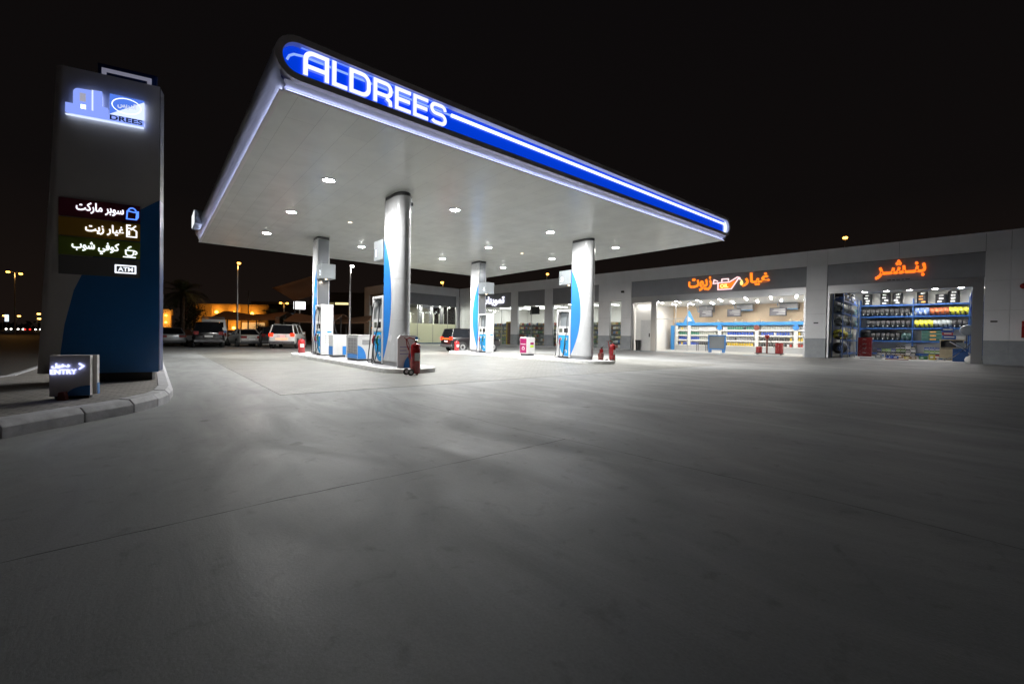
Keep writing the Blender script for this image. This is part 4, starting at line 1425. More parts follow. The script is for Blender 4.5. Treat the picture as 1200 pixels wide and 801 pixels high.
# loose goods on the tyre shop floor
t = thing('tool_cabinet', 'red steel tool cabinet at the rear left of the tyre shop', 'cabinet', B(43.6, 4.75, .02), RB)
MB().box(0, .5, -.42, .42, .05, 1.55).obj('body', 'red', t, bevel=.01)
for k in range(4):
    d = MB().box(-.015, -.002, -.39, .39, .12 + k * .35, .43 + k * .35).obj('drawer', 'red', t)
    MB().box(-.03, -.016, -.12, .12, .33 + k * .35, .36 + k * .35).obj('handle', 'chrome', d)
for k in range(2):
    put(TY['black'], 'tyre', B(43.85, 4.75, 1.70 + k * .24), (R(90), 0, RB + k), 'black tyre lying on the red tool cabinet', 'tyre', 'tyres on the tool cabinet')
t = thing('ladder', 'aluminium ladder leaning against the left tyre rack', 'ladder', B(40.1, 5.25, .02), RB)
mb = MB()
for y in (-.22, .22):
    MB().tube([(1.0, y * .9, .0), (.0, y * .9 + .14, 3.6)], .035, 6).obj('rail', 'steel', t)
for k in range(11):
    f = (k + .6) / 11.5
    mb.tube([(1.0 - f, -.2 + .14 * f, 3.6 * f), (1.0 - f, .2 + .14 * f, 3.6 * f)], .018, 6)
mb.obj('rungs', 'steel', t)
batt = [('black', (.02, .02, .022)), ('lime green', (.25, .5, .06)), ('blue', (.02, .08, .4)), ('white', (.6, .6, .6))]
bm_cache = {}
def battery(kind, c, p, a, z, lab):
    if kind not in bm_cache:
        mb = MB().box(-.14, .14, -.13, .13, 0, .2)
        mb.cyl((-.07, -.08, .2), (-.07, -.08, .225), .02, n=8)
        mb.cyl((-.07, .08, .2), (-.07, .08, .225), .02, n=8)
        q = MB().box(-.146, -.141, -.11, .11, .04, .12).mesh('paper_label', lblm)
        bm_cache[kind] = (mb.mesh('car_battery', mat('battery_' + kind.replace(' ', '_'), c, .35)), q)
    o = put(bm_cache[kind][0], 'car_battery', B(p, a, z), (0, 0, RB), lab, 'battery', 'car batteries stacked on the tyre shop floor')
    q = bpy.data.objects.new('paper_label', bm_cache[kind][1])
    COL.objects.link(q)
    q.parent = o
for base, cols_, nm in ((3.95, 6, 'beside the red cabinet'), (2.3, 4, 'left of the middle post')):
    for c in range(cols_):
        hgt = 4 if nm.startswith('left') else 3
        for k in range(hgt):
            kind = ('black', 'black', 'lime green', 'blue')[0 if k < 2 else (2 if (c % 3) else 3)] if not nm.startswith('left') else ('black' if c < 2 else ('white' if (c + k) % 2 else 'black'))
            battery(kind, dict(batt)[kind], 44.6, base - c * .285 if nm.startswith('beside') else base + .55 - c * .29, .02 + k * .232, '%s car battery in the stacks %s' % (kind, nm))
for c in range(4):
    for k in range(2):
        kind = ('lime green', 'blue')[k] if c < 3 else 'white'
        battery(kind, dict(batt)[kind], 44.5, 1.25 - c * .29, .42 + k * .232, '%s car battery on the low blue bench' % kind)
t = thing('bench', 'low blue steel bench carrying batteries in the tyre shop', 'bench', B(44.5, .85, .02), RB)
MB().box(-.25, .25, -.75, .75, .3, .4).obj('top', 'rackblue', t)
for x in (-.2, .2):
    for y in (-.7, .7):
        MB().box(x - .03, x + .03, y - .03, y + .03, 0, .3).obj('leg', 'rackblue', t)
greenbox = mat('dark_green_box', (.02, .075, .06), .5, noise=.15)
for i in range(3):
    t = thing('storage_crate', 'dark green carton on the lower shelf of the rear rack, %s of three stacked' % ('bottom', 'middle', 'top')[i], 'carton', B(46.55, 1.0, LEV[1] + i * .29), RB, 'dark green cartons on the rear rack')
    MB().box(0, .5, -.62, .62, 0, .27).obj('carton', greenbox, t, bevel=.01)
    MB().box(-.008, -.001, -.2, .15, .09, .17).obj('paper_label', lblo, t)
t = thing('workshop_desk', 'pale wooden desk with a dark open shelf at the right of the tyre shop', 'desk', B(43.2, -.05, .02), RB)
wood = mat('pale_wood', (.48, .40, .27), .5, noise=.2, nscale=3)
MB().box(-.02, .6, -.62, .62, 1.4, 1.47).obj('top', wood, t)
for y in (-.6, .55):
    MB().box(0, .58, y, y + .05, 0, 1.4).obj('side_panel', wood, t)
MB().box(.1, .58, -.55, .55, .85, .9).obj('shelf', wood, t)
MB().box(.5, .55, -.55, .55, .0, 1.4).obj('back_panel', 'darkgrey', t)
MB().box(0, .06, -.55, .55, 0, .8).obj('front_panel', wood, t)
for (c, nm, y0, y1, z0, z1) in (((.02, .10, .35), 'blue', -.2, .5, 1.49, 1.78), ((.7, .7, .68), 'white', -.62, -.22, 1.49, 1.72), ((.4, .04, .05), 'red', -.05, .5, 1.785, 1.98), ((.03, .08, .28), 'dark blue', -.1, .55, 1.985, 2.35)):
    t = thing('carton', '%s carton piled on the pale wooden desk in the tyre shop' % nm, 'carton', B(43.4, -.05, .02), RB, 'cartons piled on the workshop desk')
    MB().box(0, .35, y0, y1, z0 - .02, z1 - .02).obj('box', mat('carton_' + nm.replace(' ', '_'), c, .5), t, bevel=.006)
    MB().box(-.006, -.001, y0 + .08, y1 - .1, (z0 + z1) / 2 - .04, (z0 + z1) / 2 + .04).obj('paper_label', lblm, t)
crt = random.Random(21)
cc = {'white': (.6, .6, .58), 'blue': (.03, .09, .38), 'brown': (.30, .20, .11), 'yellow': (.55, .45, .06), 'grey': (.28, .29, .3), 'green': (.06, .24, .09), 'red': (.35, .04, .03)}
spots_ = [(43.9, 3.7), (43.2, 3.2), (43.8, 2.7), (43.0, 2.2), (43.6, 1.75), (42.8, 1.35), (43.7, .75), (43.1, .45), (42.4, 2.9), (42.2, 1.9), (42.0, .9), (42.6, 3.8)]
for i, (p, a) in enumerate(spots_):
    c = list(cc)[i % 7]
    w_c, h_c = crt.uniform(.28, .5), crt.uniform(.16, .42)
    t = thing('carton', 'small %s carton standing on the cluttered tyre shop floor' % c, 'carton', B(p, a, .021), RB + crt.uniform(-.5, .5), 'small cartons on the tyre shop floor')
    MB().box(-.16, .16, -w_c / 2, w_c / 2, 0, h_c).obj('box', mat('floor_carton_' + c, cc[c], .5, noise=.2) if ('floor_carton_' + c) not in bpy.data.materials else bpy.data.materials['floor_carton_' + c], t, bevel=.006)
    MB().box(-.167, -.162, -w_c / 4, w_c / 4, h_c * .35, h_c * .7).obj('paper_label', lblm if c != 'white' else 'blue', t)
t = thing('standing_fan', 'grey standing fan with round head beside the wooden desk', 'fan', B(42.6, -.75, .02), RB)
MB().lathe([(.25, 0), (.24, .04), (.03, .07), (.025, 1.75)], n=18).obj('stand', 'darkgrey', t)
MB().lathe([(.001, -.1), (.2, -.1), (.33, -.06), (.36, 0), (.33, .06), (.1, .1), (.001, .1)], (0, 0, 2.1), 24, 'x').obj('fan_head', 'boxgrey', t, smooth=40)
t = thing('wheel_balancer', 'blue wheel balancing machine with a slanted arm at the right of the tyre shop', 'machine', B(41.4, -.45, .02), RB)
MB().prism([(-.3, 0), (.35, 0), (.3, .85), (-.15, .85), (-.3, .6)], 'y', -.35, .35).obj('body', 'rackblue', t, bevel=.02)
MB().tube([(-.2, -.55, .35), (-.2, -.1, .9), (-.15, .5, 1.3)][::-1] + [], .04, 8).obj('arm', 'chrome', t)
MB().tube([(-.35, .75, .05), (-.3, .3, .3), (-.25, -.3, .95), (-.2, -.6, 1.4)], .035, 8).obj('arm', 'chrome', t)
MB().prism([(-.1, .85), (.15, .85), (.1, 1.25), (-.05, 1.25)], 'y', -.2, .2).obj('console', 'boxgrey', t)
t = thing('plastic_bag', 'white lumpy bag on the tyre shop floor beside the shutter guide', 'bag', B(39.2, -.85, .02), RB)
MB().lathe([(.12, 0), (.22, .05), (.24, .2), (.17, .36), (.05, .42), (.03, .46)], n=11).obj('bag', 'inwall', t, smooth=60)
bluewrap = mat('blue_wrap', (.03, .07, .4), .3, noise=.5)
t = thing('hanging_wrap', 'crumpled blue plastic wrap hanging at the top right rack post', 'wrap', B(39.9, -.95, 3.0), RB)
MB().lathe([(.02, 0), (.08, .1), (.14, .4), (.09, .8), (.16, 1.2), (.08, 1.6), (.02, 1.75)], n=9).obj('wrap', bluewrap, t, smooth=60)
for i, (p, a) in enumerate(((40.2, 4.0), (40.0, 2.6), (40.3, 1.2))):
    t = thing('floor_mat', ('grey mat', 'dark red mat', 'pale board')[i] + ' lying on the floor of the tyre shop entrance', 'mat', B(p, a, .021), RB, 'mats at the tyre shop entrance')
    MB().box(-.3, .3, -.6, .6, 0, .05).obj('mat', ('boxgrey', 'redbrown', 'inwall')[i], t, bevel=.01)

# ------------------------------------------------------------------ oil change shop interior
k = 0
for p in (39.4, 41.1, 42.6, 44.2):
    for a in (20.0, 18.2, 16.2, 14.3, 12.2, 10.3, 8.5):
        k += 1
        shop_lamp(p, a + (.4 if p in (41.1, 44.2) else 0), 4.778, 'small bright downlight in the ceiling of the oil change shop', 'downlights in the oil change shop', 0, (1, 1, 1), r=.10)
for p in (3.2, 6.2):
    for a in (19.5, 15, 10.5):
        room_light(p, a, 4.70, (1.2, 3.2), 105, (1, .93, .82))
room_light(.62, 21.0, 4.55, (.3, 1.6), 22, (1, .96, .9))  # light added below the shutter to brighten the white side panel
ctr = thing('display_counter', 'long white shelf counter with blue top edge in the oil change shop', 'counter', B(45.5, 7.5, .02), RB)
CL = 13.6
mat_counter = mat('counter_white', (.62, .62, .60), .4)
MB().box(-.06, .62, 0, CL, 2.62, 2.92).obj('top_band', mat('counter_blue', (.03, .2, .48), .35), ctr, bevel=.01)
MB().box(.0, .6, 0, CL, 0, .52).obj('base', mat('counter_base', (.36, .37, .38), .4), ctr)
MB().box(.52, .6, 0, CL, .52, 2.62).obj('back_panel', 'inwall', ctr)
MB().box(-.04, .6, CL + .001, CL + .42, 0, 2.62).obj('end_panel', bpy.data.materials['counter_blue'], ctr)
for z in (1.0, 1.52, 2.04):
    MB().box(-.02, .52, 0.02, CL - .02, z, z + .15).obj('shelf', mat_counter, ctr)
MB().box(-.02, .52, 0.02, CL - .02, .523, .60).obj('shelf', mat_counter, ctr)
for y in (.1, 2.3, 5.5, 8.9, 12.0, 13.4):
    MB().box(-.04, .3, y - .16, y + .16, .53, 2.61).obj('divider', mat_counter, ctr)
for y, m in ((12.0 - 3.1, 'blue'), (5.5, 'redbrown'), (2.3, 'blue')):
    MB().cyl((-.05, y, 2.38), (-.10, y, 2.38), .24, n=24).obj('round_badge', m, ctr)
BC = {}
def bottle_mesh(c):
    key = c
    if key not in BC:
        mb = MB().loft([[(-.05, -.075, 0), (.05, -.075, 0), (.05, .075, 0), (-.05, .075, 0)], [(-.05, -.075, .2), (.05, -.075, .2), (.05, .075, .2), (-.05, .075, .2)], [(-.03, -.03, .26), (.03, -.03, .26), (.03, .03, .26), (-.03, .03, .26)]])
        mb.cyl((0, 0, .26), (0, 0, .30), .026, n=8)
        BC[key] = mb.mesh('oil_bottle', mat('bottle_' + c, {'yellow': (.6, .42, .04), 'grey': (.22, .23, .25), 'blue': (.03, .08, .4), 'black': (.03, .03, .03), 'green': (.05, .2, .14), 'red': (.4, .04, .03), 'white': (.6, .6, .6), 'silver': (.38, .40, .36)}[c], .3))
    return BC[key]
seq = {.602: ['red', 'black', 'yellow', 'black', 'blue'], 1.152: ['yellow', 'black', 'grey', 'silver', 'blue'], 1.672: ['grey', 'blue', 'blue', 'silver', 'green'], 2.192: ['grey', 'silver', 'green', 'white', 'silver']}
rn = {.602: 'bottom', 1.152: 'second', 1.672: 'third', 2.192: 'top'}
for z, cs in seq.items():
    y = .32
    i = 0
    while y < CL - .35:
        if min(abs(y - d) for d in (.1, 2.3, 5.5, 8.9, 12.0, 13.4)) > .25:
            sec = int(y / CL * 4.99)
            c = cs[sec]
            if random.random() < .04:
                c = random.choice(list(('yellow', 'black', 'white')))
            o = put(bottle_mesh(c), 'oil_bottle', B(45.58, 7.5 + y, z + .02), (0, 0, RB), '%s oil bottle on the %s shelf of the white counter' % (c, rn[z]), 'bottle', 'oil bottles on the counter shelves')
            i += 1
        y += .215
for i, (a, w) in enumerate(((18.0, 1.35), (15.25, 1.3), (11.4, 1.4))):
    t = thing('menu_screen', 'dark menu screen hanging above the oil counter, %s of three' % ('left', 'middle', 'right')[i], 'screen', B(46.0, a, 3.9), RB, 'screens above the oil counter')
    MB().box(0, .08, -w / 2, w / 2, -.38, .38).obj('frame', 'black', t, bevel=.01)
    sc_ = MB().box(-.006, -.001, -w / 2 + .05, w / 2 - .05, -.33, .33).obj('screen', mat('screen_%d' % i, (.05, .05, .06), .2, emit=(.16, .15, .16), es=.5), t)
    mb = MB()
    for q in range(4):
        mb.box(-.010, -.007, -w / 2 + .12, -w / 2 + .12 + w * random.uniform(.35, .75), .2 - q * .14, .24 - q * .14)
    mb.obj('screen_lines', mat('screen_print', (.4, .4, .4), .4, emit=(.5, .48, .45), es=.4), sc_)
    MB().tube([(.04, 0, .38), (.04, 0, .86)], .025, 6).obj('hanger', 'steel', t)
for i, a in enumerate((18.3, 14.5, 10.7)):
    t = thing('air_unit', 'grey air unit under the oil shop ceiling, %s of three' % ('left', 'middle', 'right')[i], 'air unit', B(46.9, a, 4.1), RB, 'air units in the oil shop')
    MB().box(-.3, .35, -.75, .75, 0, .64).obj('casing', 'grey', t, bevel=.03)
    MB().tube([(-.33, -.78, .05), (-.33, .78, .05), (-.33, .9, .6)], .03, 6).obj('pipe', 'pumpblue', t)
t = thing('triangle_sign', 'blue triangular sign with pale letter b standing on the oil counter', 'sign', B(45.42, 19.45, 2.94), RB - PI / 2)
MB().prism([(-.70, 0), (.56, 0), (-.07, 1.3)], 'y', 0, .08).obj('board', bpy.data.materials['counter_blue'], t)
MB().prism([(-.57, .08), (.43, .08), (-.07, 1.12)], 'y', -.008, -.002).obj('board_face', mat('triangle_blue', (.06, .2, .42), .4), t)
text('lettering', 'b.', 'white', t, -.28, .22, .16, .70, -.02, .01, .06)
t = thing('display_stand', 'low grey board in a blue frame standing on the oil shop floor', 'display stand', B(41.0, 15.0, .02), RB)
stroke(MB(), [(-.72, .3), (.72, .3), (.72, 1.55), (-.72, 1.55)], .1, 'x', -.06, .06, True).obj('frame', 'blue', t)
MB().box(-.02, .02, -.67, .67, .35, 1.5).obj('board', 'boxgrey', t)
for y in (-.6, .6):
    MB().box(-.25, .25, y - .05, y + .05, 0, .28).obj('leg', 'blue', t)
t = thing('oil_drum_trolley', 'red oil dispensing machine with two drums in the oil shop', 'machine', B(40.4, 10.6, .02), RB)
MB().lathe([(.28, .12), (.3, .15), (.3, .95), (.28, .98), (.05, 1.0)], (0, -.75, 0), 20).obj('drum', 'red', t, smooth=40)
MB().lathe([(.22, .1), (.24, .13), (.24, .62), (.2, .66), (.05, .68)], (0, .75, 0), 20).obj('drum', 'red', t, smooth=40)
MB().box(-.3, .3, -1.05, 1.0, .06, .12).obj('base', 'darkgrey', t)
MB().cyl((0, .15, .12), (0, .15, 1.35), .07).obj('pump_column', 'redbrown', t)
MB().lathe([(.12, 1.35), (.18, 1.4), (.18, 1.6), (.1, 1.66)], (0, .15, 0), 16).obj('pump_head', 'red', t, smooth=40)
MB().tube([(0, .15, 1.5), (-.15, -.1, 1.25), (-.15, -.4, .6), (-.1, -.7, 1.05)], .03, 7).obj('hose', 'hose', t)
for y in (-.9, .85):
    MB().cyl((-.2, y, .06), (.2, y, .06), .06, n=12).obj('wheel', 'rubber', t)
t = thing('waste_bin', 'black waste bin against the white panel at the left of the oil shop', 'bin', B(38.5, 21.55, .02), RB)
MB().lathe([(.2, 0), (.26, .9), (.28, .92), (.28, 1.0), (.22, 1.02)], n=16).obj('bin', 'black', t, smooth=40)
t = thing('dark_stand', 'small dark stand in front of the oil shop counter', 'stand', B(44.4, 17.7, .02), RB)
MB().box(-.25, .25, -.5, .5, .75, .82).obj('top', 'darkgrey', t)
for x in (-.2, .2):
    for y in (-.45, .45):
        MB().box(x - .025, x + .025, y - .025, y + .025, 0, .75).obj('leg', 'darkgrey', t)
cm_ = mat('clutter_beige', (.45, .40, .30), .5, noise=.3)
for i, a in enumerate((20.6, 16.6, 14.9, 14.3, 12.8, 10.2, 9.4)):
    t = thing('parts_tray', 'small tray of parts lying on top of the oil counter', 'tray', B(45.8, a, 2.942), RB, 'trays on the oil counter')
    MB().box(-.2, .2, -.3, .3, 0, .06).obj('tray', 'boxgrey', t)
    MB().lathe([(.1, .06), (.12, .12), (.05, .2 + .05 * (i % 3)), (.02, .22 + .05 * (i % 3))], (0, .1, 0), 10).obj('part', cm_, t)

# ------------------------------------------------------------------ supermarket interior
for a in (42, 38.5, 35.5, 31.5, 28, 24):
    room_light(4, a, 4.95, (5, .5), 170, (1, .98, .93))
for i, a in enumerate((43.2, 41.2, 38.6, 36.6, 34.8, 31.4, 29.2, 27.2, 23.9)):
    l = thing('tube_light', 'white tube light under the supermarket ceiling', 'ceiling light', B(42, a, 5.0), RB, 'tube lights in the supermarket')
    MB().box(-2, 2, -.06, .06, -.06, .04).obj('tube', glow('shop_tube', (1, .98, .95), 5) if i == 0 else bpy.data.materials['shop_tube'], l)
PK = {}
pcol = {'red': (.42, .12, .09), 'beige': (.6, .5, .33), 'green': (.2, .34, .2), 'blue': (.16, .24, .42), 'brown': (.3, .19, .11), 'white': (.72, .72, .68), 'orange': (.58, .32, .14), 'grey': (.4, .41, .4), 'pale yellow': (.66, .58, .3)}
def packet(c):
    if c not in PK:
        mb = MB().loft([[(-.07, -.1, 0), (.07, -.1, 0), (.07, .1, 0), (-.07, .1, 0)], [(-.08, -.11, .16), (.08, -.11, .16), (.08, .11, .16), (-.08, .11, .16)], [(-.02, -.105, .33), (.02, -.105, .33), (.02, .105, .33), (-.02, .105, .33)]])
        PK[c] = mb.mesh('grocery_packet', mat('packet_' + c.replace(' ', '_'), pcol[c], .35, noise=.4, nscale=9))
    return PK[c]
wins = [('first window under the lit white sign', 40.7, 44.6, 39.0), ('window with the hanging dark board', 34.2, 38.8, 38.95), ('window beside the front right column', 26.4, 33.0, 38.95), ('narrow window', 23.5, 25.2, 38.9)]
for nm, a0, a1, p in wins:
    t = thing('grocery_shelf', 'dark shelf unit full of packets behind the supermarket ' + nm, 'shelf unit', B(p, a0, .02), RB, 'shelf units in the supermarket')
    L = a1 - a0
    MB().box(.42, .46, 0, L, 0, 2.75).obj('back_panel', 'grey', t)
    for y in (0, L - .04):
        MB().box(0, .42, y, y + .04, 0, 2.75).obj('side_panel', 'darkgrey', t)
    for q in range(6):
        MB().box(0, .42, .04, L - .04, .12 + q * .48, .15 + q * .48).obj('shelf', 'steel' if q < 5 else 'grey', t)
    for q in range(6):
        y = .22
        while y < L - .2:
            if random.random() < .93:
                c = random.choice(list(pcol))
                o = put(packet(c), 'grocery_packet', B(p + .15, a0 + y, .17 + q * .48), (0, 0, RB + random.uniform(-.15, .15)), '%s packet on the shelves behind the supermarket %s' % (c, nm), 'packet', 'packets on the supermarket shelves')
                o.scale = (1, random.uniform(1, 1.6), random.uniform(.7, 1.0))
            y += random.uniform(.30, .42) if L > 3 else .28
t = thing('hanging_board', 'dark square board hanging inside the second supermarket window', 'board', B(38.6, 35.5, 4.0), RB)
MB().box(0, .06, -.75, .75, -.1, .85).obj('board', 'darkgrey', t)
for y in (-.7, .7):
    MB().tube([(.03, y, .85), (.03, y, 1.04)], .01, 5).obj('hanger', 'steel', t)
t = thing('display_fridge', 'tall brown fridge in a yellow frame behind the first supermarket window', 'fridge', B(38.75, 39.95, .02), RB)
MB().box(.0, .6, -.55, .5, 0, 2.9).obj('body', mat('fridge_brown', (.12, .045, .03), .4), t)
stroke(MB(), [(-.6, .05), (.55, .05), (.55, 2.95), (-.6, 2.95)], .16, 'x', -.06, -.005, True).obj('frame', mat('fridge_yellow', (.65, .45, .06), .4), t)
t = thing('dark_banner', 'dark vertical banner hanging inside the first supermarket window', 'banner', B(41.5, 41.9, 3.2), RB)
MB().box(0, .03, -.28, .28, 0, 1.8).obj('banner', mat('banner_green', (.03, .05, .04), .6), t)

# little things on the facade
for i, (a, p) in enumerate(((27.5, 43), (12.0, 44), (1.5, 43.5))):
    t = thing('rooftop_unit', 'grey air conditioning unit on the flat roof above the %s' % ('supermarket', 'oil shop', 'tyre shop')[i], 'air unit', B(p, a, 6.7), RB)
    MB().box(-.6, .6, -.8, .8, .08, .95).obj('casing', 'grey', t, bevel=.02)
    MB().lathe([(.3, .95), (.38, .96), (.38, 1.0), (.05, 1.02)], n=18).obj('fan', 'darkgrey', t)
    for y in (-.7, .7):
        MB().box(-.55, .55, y - .05, y + .05, 0, .08).obj('rail', 'steel', t)
t = thing('fire_hose_box', 'red fire hose box on the wall at the right edge', 'wall box', B(37.99, -2.9, 1.6), RB)
MB().box(-.22, 0, -.35, .1, 0, .95).obj('box', 'red', t, bevel=.01)
MB().box(-.226, -.221, -.3, .05, .08, .87).obj('door', 'red', t)
t = thing('alarm_bell', 'small red alarm bell high on the wall at the right edge', 'alarm', B(37.99, -2.85, 4.55), RB)
MB().lathe([(.001, 0), (.16, 0), (.16, .05), (.08, .12), (.001, .13)], n=16, axis='x').obj('bell', 'red', t)
t.rotation_euler.z = RB + PI
for a, z in ((6.95, 2.5), (-1.75, 2.5)):
    t = thing('wall_plate', 'small dark plate on the light pier %s the tyre shop' % ('left of' if a > 0 else 'right of'), 'plate', B(37.99, a, z), RB)
    MB().box(-.03, 0, -.14, .14, 0, .09).obj('plate', 'darkgrey', t)
t = thing('facade_camera', 'small dark camera on the pier beside the narrow window', 'camera', B(37.99, 23.0, 5.7), RB)
MB().box(-.25, 0, -.12, .12, 0, .2).obj('housing', 'black', t, bevel=.02)

# ------------------------------------------------------------------ cars
def car(name, label, loc, rz, body, kind='sedan', tail=0, head=0, group=None, plate=True, scale=1.0):
    t = thing(name, label, 'car', loc, rz, group)
    t.scale = (scale,) * 3
    if kind == 'sedan':
        st = [(-2.32, .70, .40, .66, .90, .62), (-2.2, .83, .30, .74, .98, .70), (-1.5, .88, .24, .80, 1.0, .76), (0, .88, .22, .80, .97, .78), (1.2, .87, .22, .76, .92, .74), (2.0, .82, .26, .64, .80, .66), (2.28, .68, .38, .56, .68, .56)]
        cab = ((-1.85, .98, .74), (1.0, .95, .75), (-1.15, 1.41, .56), (.15, 1.42, .57))
        wr, wx = .32, (-1.38, 1.38)
        tz, tw = (.70, .88), (.36, .78)
    else:
        st = [(-2.4, .80, .48, .86, 1.10, .78), (-2.3, .90, .36, .92, 1.14, .84), (-1.4, .93, .32, .94, 1.14, .86), (0, .93, .32, .94, 1.13, .86), (1.1, .92, .32, .92, 1.10, .84), (2.1, .88, .34, .86, 1.02, .78), (2.4, .74, .46, .74, .92, .66)]
        cab = ((-2.36, 1.12, .83), (1.15, 1.10, .83), (-2.12, 1.78, .68), (.35, 1.80, .69))
        wr, wx = .38, (-1.45, 1.45)
        tz, tw = (.92, 1.16), (.58, .86)
    rings = [[(x, w * .9, z0), (x, w, z0 + .14), (x, w, zm), (x, wt, zt), (x, -wt, zt), (x, -w, zm), (x, -w, z0 + .14), (x, -w * .9, z0)] for x, w, z0, zm, zt, wt in st]
    MB().loft(rings).obj('body', body, t, smooth=50, bevel=.03)
    (xa, za, wa), (xb, zb, wb), (xc, zc_, wc), (xd, zd, wd) = cab
    MB().loft([[(xa, -wa, za - .06), (xb, -wb, zb - .06), (xb, wb, zb - .06), (xa, wa, za - .06)], [(xc, -wc, zc_), (xd, -wd, zd), (xd, wd, zd), (xc, wc, zc_)]]).obj('windows', 'carglass', t)
    MB().loft([[(xc - .05, -wc - .02, zc_ - .01), (xd + .06, -wd - .02, zd - .01), (xd + .06, wd + .02, zd - .01), (xc - .05, wc + .02, zc_ - .01)], [(xc + .1, -wc + .07, zc_ + .05), (xd - .1, -wd + .07, zd + .05), (xd - .1, wd - .07, zd + .05), (xc + .1, wc - .07, zc_ + .05)]]).obj('roof', body, t, smooth=50)
    for sy in (-1, 1):
        MB().tube([(xa, sy * wa, za - .04), (xc, sy * (wc + .005), zc_)], .045, 6).obj('pillar', body, t)
        MB().tube([(xb, sy * wb, zb - .04), (xd, sy * (wd + .005), zd)], .04, 6).obj('pillar', body, t)
        MB().tube([((xa + xb) / 2, sy * (wa + .004), za - .04), ((xc + xd) / 2, sy * (wc + .012), zc_)], .035, 6).obj('pillar', body, t)
        MB().prism([(xb - .35, zb + .02), (xb - .2, zb + .02), (xb - .2, zb + .16), (xb - .35, zb + .14)], 'y', sy * (wb + .02), sy * (wb + .2)).obj('mirror', body, t)
        xr = st[0][0]
        lt = glow('tail_lit_%s' % label[:6], (1, .03, .01), tail) if tail else mat('tail_dull', (.18, .012, .012), .2)
        MB().box(xr - .015, xr + .12, sy * tw[0], sy * tw[1], tz[0], tz[1]).obj('tail_light', lt, t)
        xf = st[-1][0]
        lh = glow('head_lit_%s' % label[:6], (1, .95, .85), head) if head else mat('head_dull', (.5, .5, .5), .15)
        MB().box(xf - .14, xf - .01, sy * .42, sy * .66, .62 if kind == 'sedan' else .8, .74 if kind == 'sedan' else .95).obj('headlight', lh, t)
        for x in wx:
            w = MB().lathe([(wr * .6, -.10), (wr * .95, -.11), (wr, -.07), (wr, .07), (wr * .95, .11), (wr * .6, .10)], (x, sy * (st[2][1] - .06), wr), 22, 'y').obj('wheel', 'rubber', t, smooth=40)
            MB().lathe([(.001, -.085), (wr * .6, -.115), (wr * .6, .115), (.001, .085)], (x, sy * (st[2][1] - .06), wr), 14, 'y').obj('rim', 'steel', w, smooth=40)
            MB().lathe([(.001, -.05), (wr * 1.18, -.05), (wr * 1.18, .05), (.001, .05)], (x, sy * (st[2][1] - .045), wr), 20, 'y').obj('wheel_arch', 'black', t)
    xr = st[0][0]
    MB().box(xr - .05, xr + .2, -st[0][1] - .06, st[0][1] + .06, st[0][2] - .08, st[0][2] + .1).obj('bumper', 'darkgrey', t, bevel=.03)
    if plate:
        MB().box(xr - .022, xr - .001, -.24, .24, st[0][3] - .10, st[0][3] + .02).obj('licence_plate', 'white', t)
    MB().box(xr - .012, xr - .001, -.3, .3, st[0][3] + .05, st[0][3] + .08).obj('chrome_strip', 'chrome', t)
    return t
silver_p = mat('silver_paint', (.32, .33, .35), .25, .4, coat=.6)
black_p = mat('black_paint', (.008, .008, .010), .18, coat=.8)
pale_p = mat('pale_paint', (.42, .42, .40), .3, coat=.5)
white_p = mat('white_car_paint', (.66, .66, .64), .25, coat=.6)
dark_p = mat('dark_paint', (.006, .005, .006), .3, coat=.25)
P90 = PI / 2
car('parked_sedan', 'silver sedan parked beside the totem, seen from behind', (1.15, 43.5, .004), P90 + .03, silver_p, group='cars parked along the far wall', plate=False)
car('parked_suv', 'black off-road car parked in front of a white van', (3.35, 41.0, .004), P90 - .06, black_p, 'suv', group='cars parked along the far wall', scale=1.04)
car('parked_sedan', 'old pale boxy sedan parked between the black car and the white one', (5.95, 42.3, .004), P90 + .1, pale_p, group='cars parked along the far wall')
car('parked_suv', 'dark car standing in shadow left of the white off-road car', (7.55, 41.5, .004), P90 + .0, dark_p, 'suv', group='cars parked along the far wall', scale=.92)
w_ = car('parked_suv', 'white off-road car with red tail lights lit beside the left island', (8.35, 37.6, .004), P90 + .32, white_p, 'suv', tail=3.5, scale=.99)
w_.rotation_euler.z = P90 - .42
lamp('tail_glow', 'POINT', w_, (-2.7, 0, .9), 3, (1, .08, .04), .2)
for yy in (-.62, .62):
    MB().tube([(-1.9, yy, 1.86), (.2, yy, 1.88)], .02, 6).obj('roof_rail', 'steel', w_)
MB().box(-2.46, -2.425, -.42, .42, .66, .82).obj('plate_panel', mat('plate_lit', (.7, .5, .35), .4, emit=(1, .6, .3), es=.35), w_)
dc = car('moving_car', 'black car with red tail lights passing behind the right island', (18.7, 27.1, .009), R(-2), dark_p, 'suv', tail=4, head=5, scale=.93)
bar = MB().box(-2.45, -2.40, -.55, .55, .98, 1.05).obj('light_bar', glow('tail_bar', (1, .16, .03), 3), dc)
lamp('headlight_beam', 'SPOT', dc, (2.5, 0, .8), 500, (1, .86, .66), .1, rot=(R(87), 0, R(-90)), spot=R(50), blend=.6)
lamp('tail_glow', 'POINT', dc, (-2.7, 0, .8), 4, (1, .08, .03), .2)
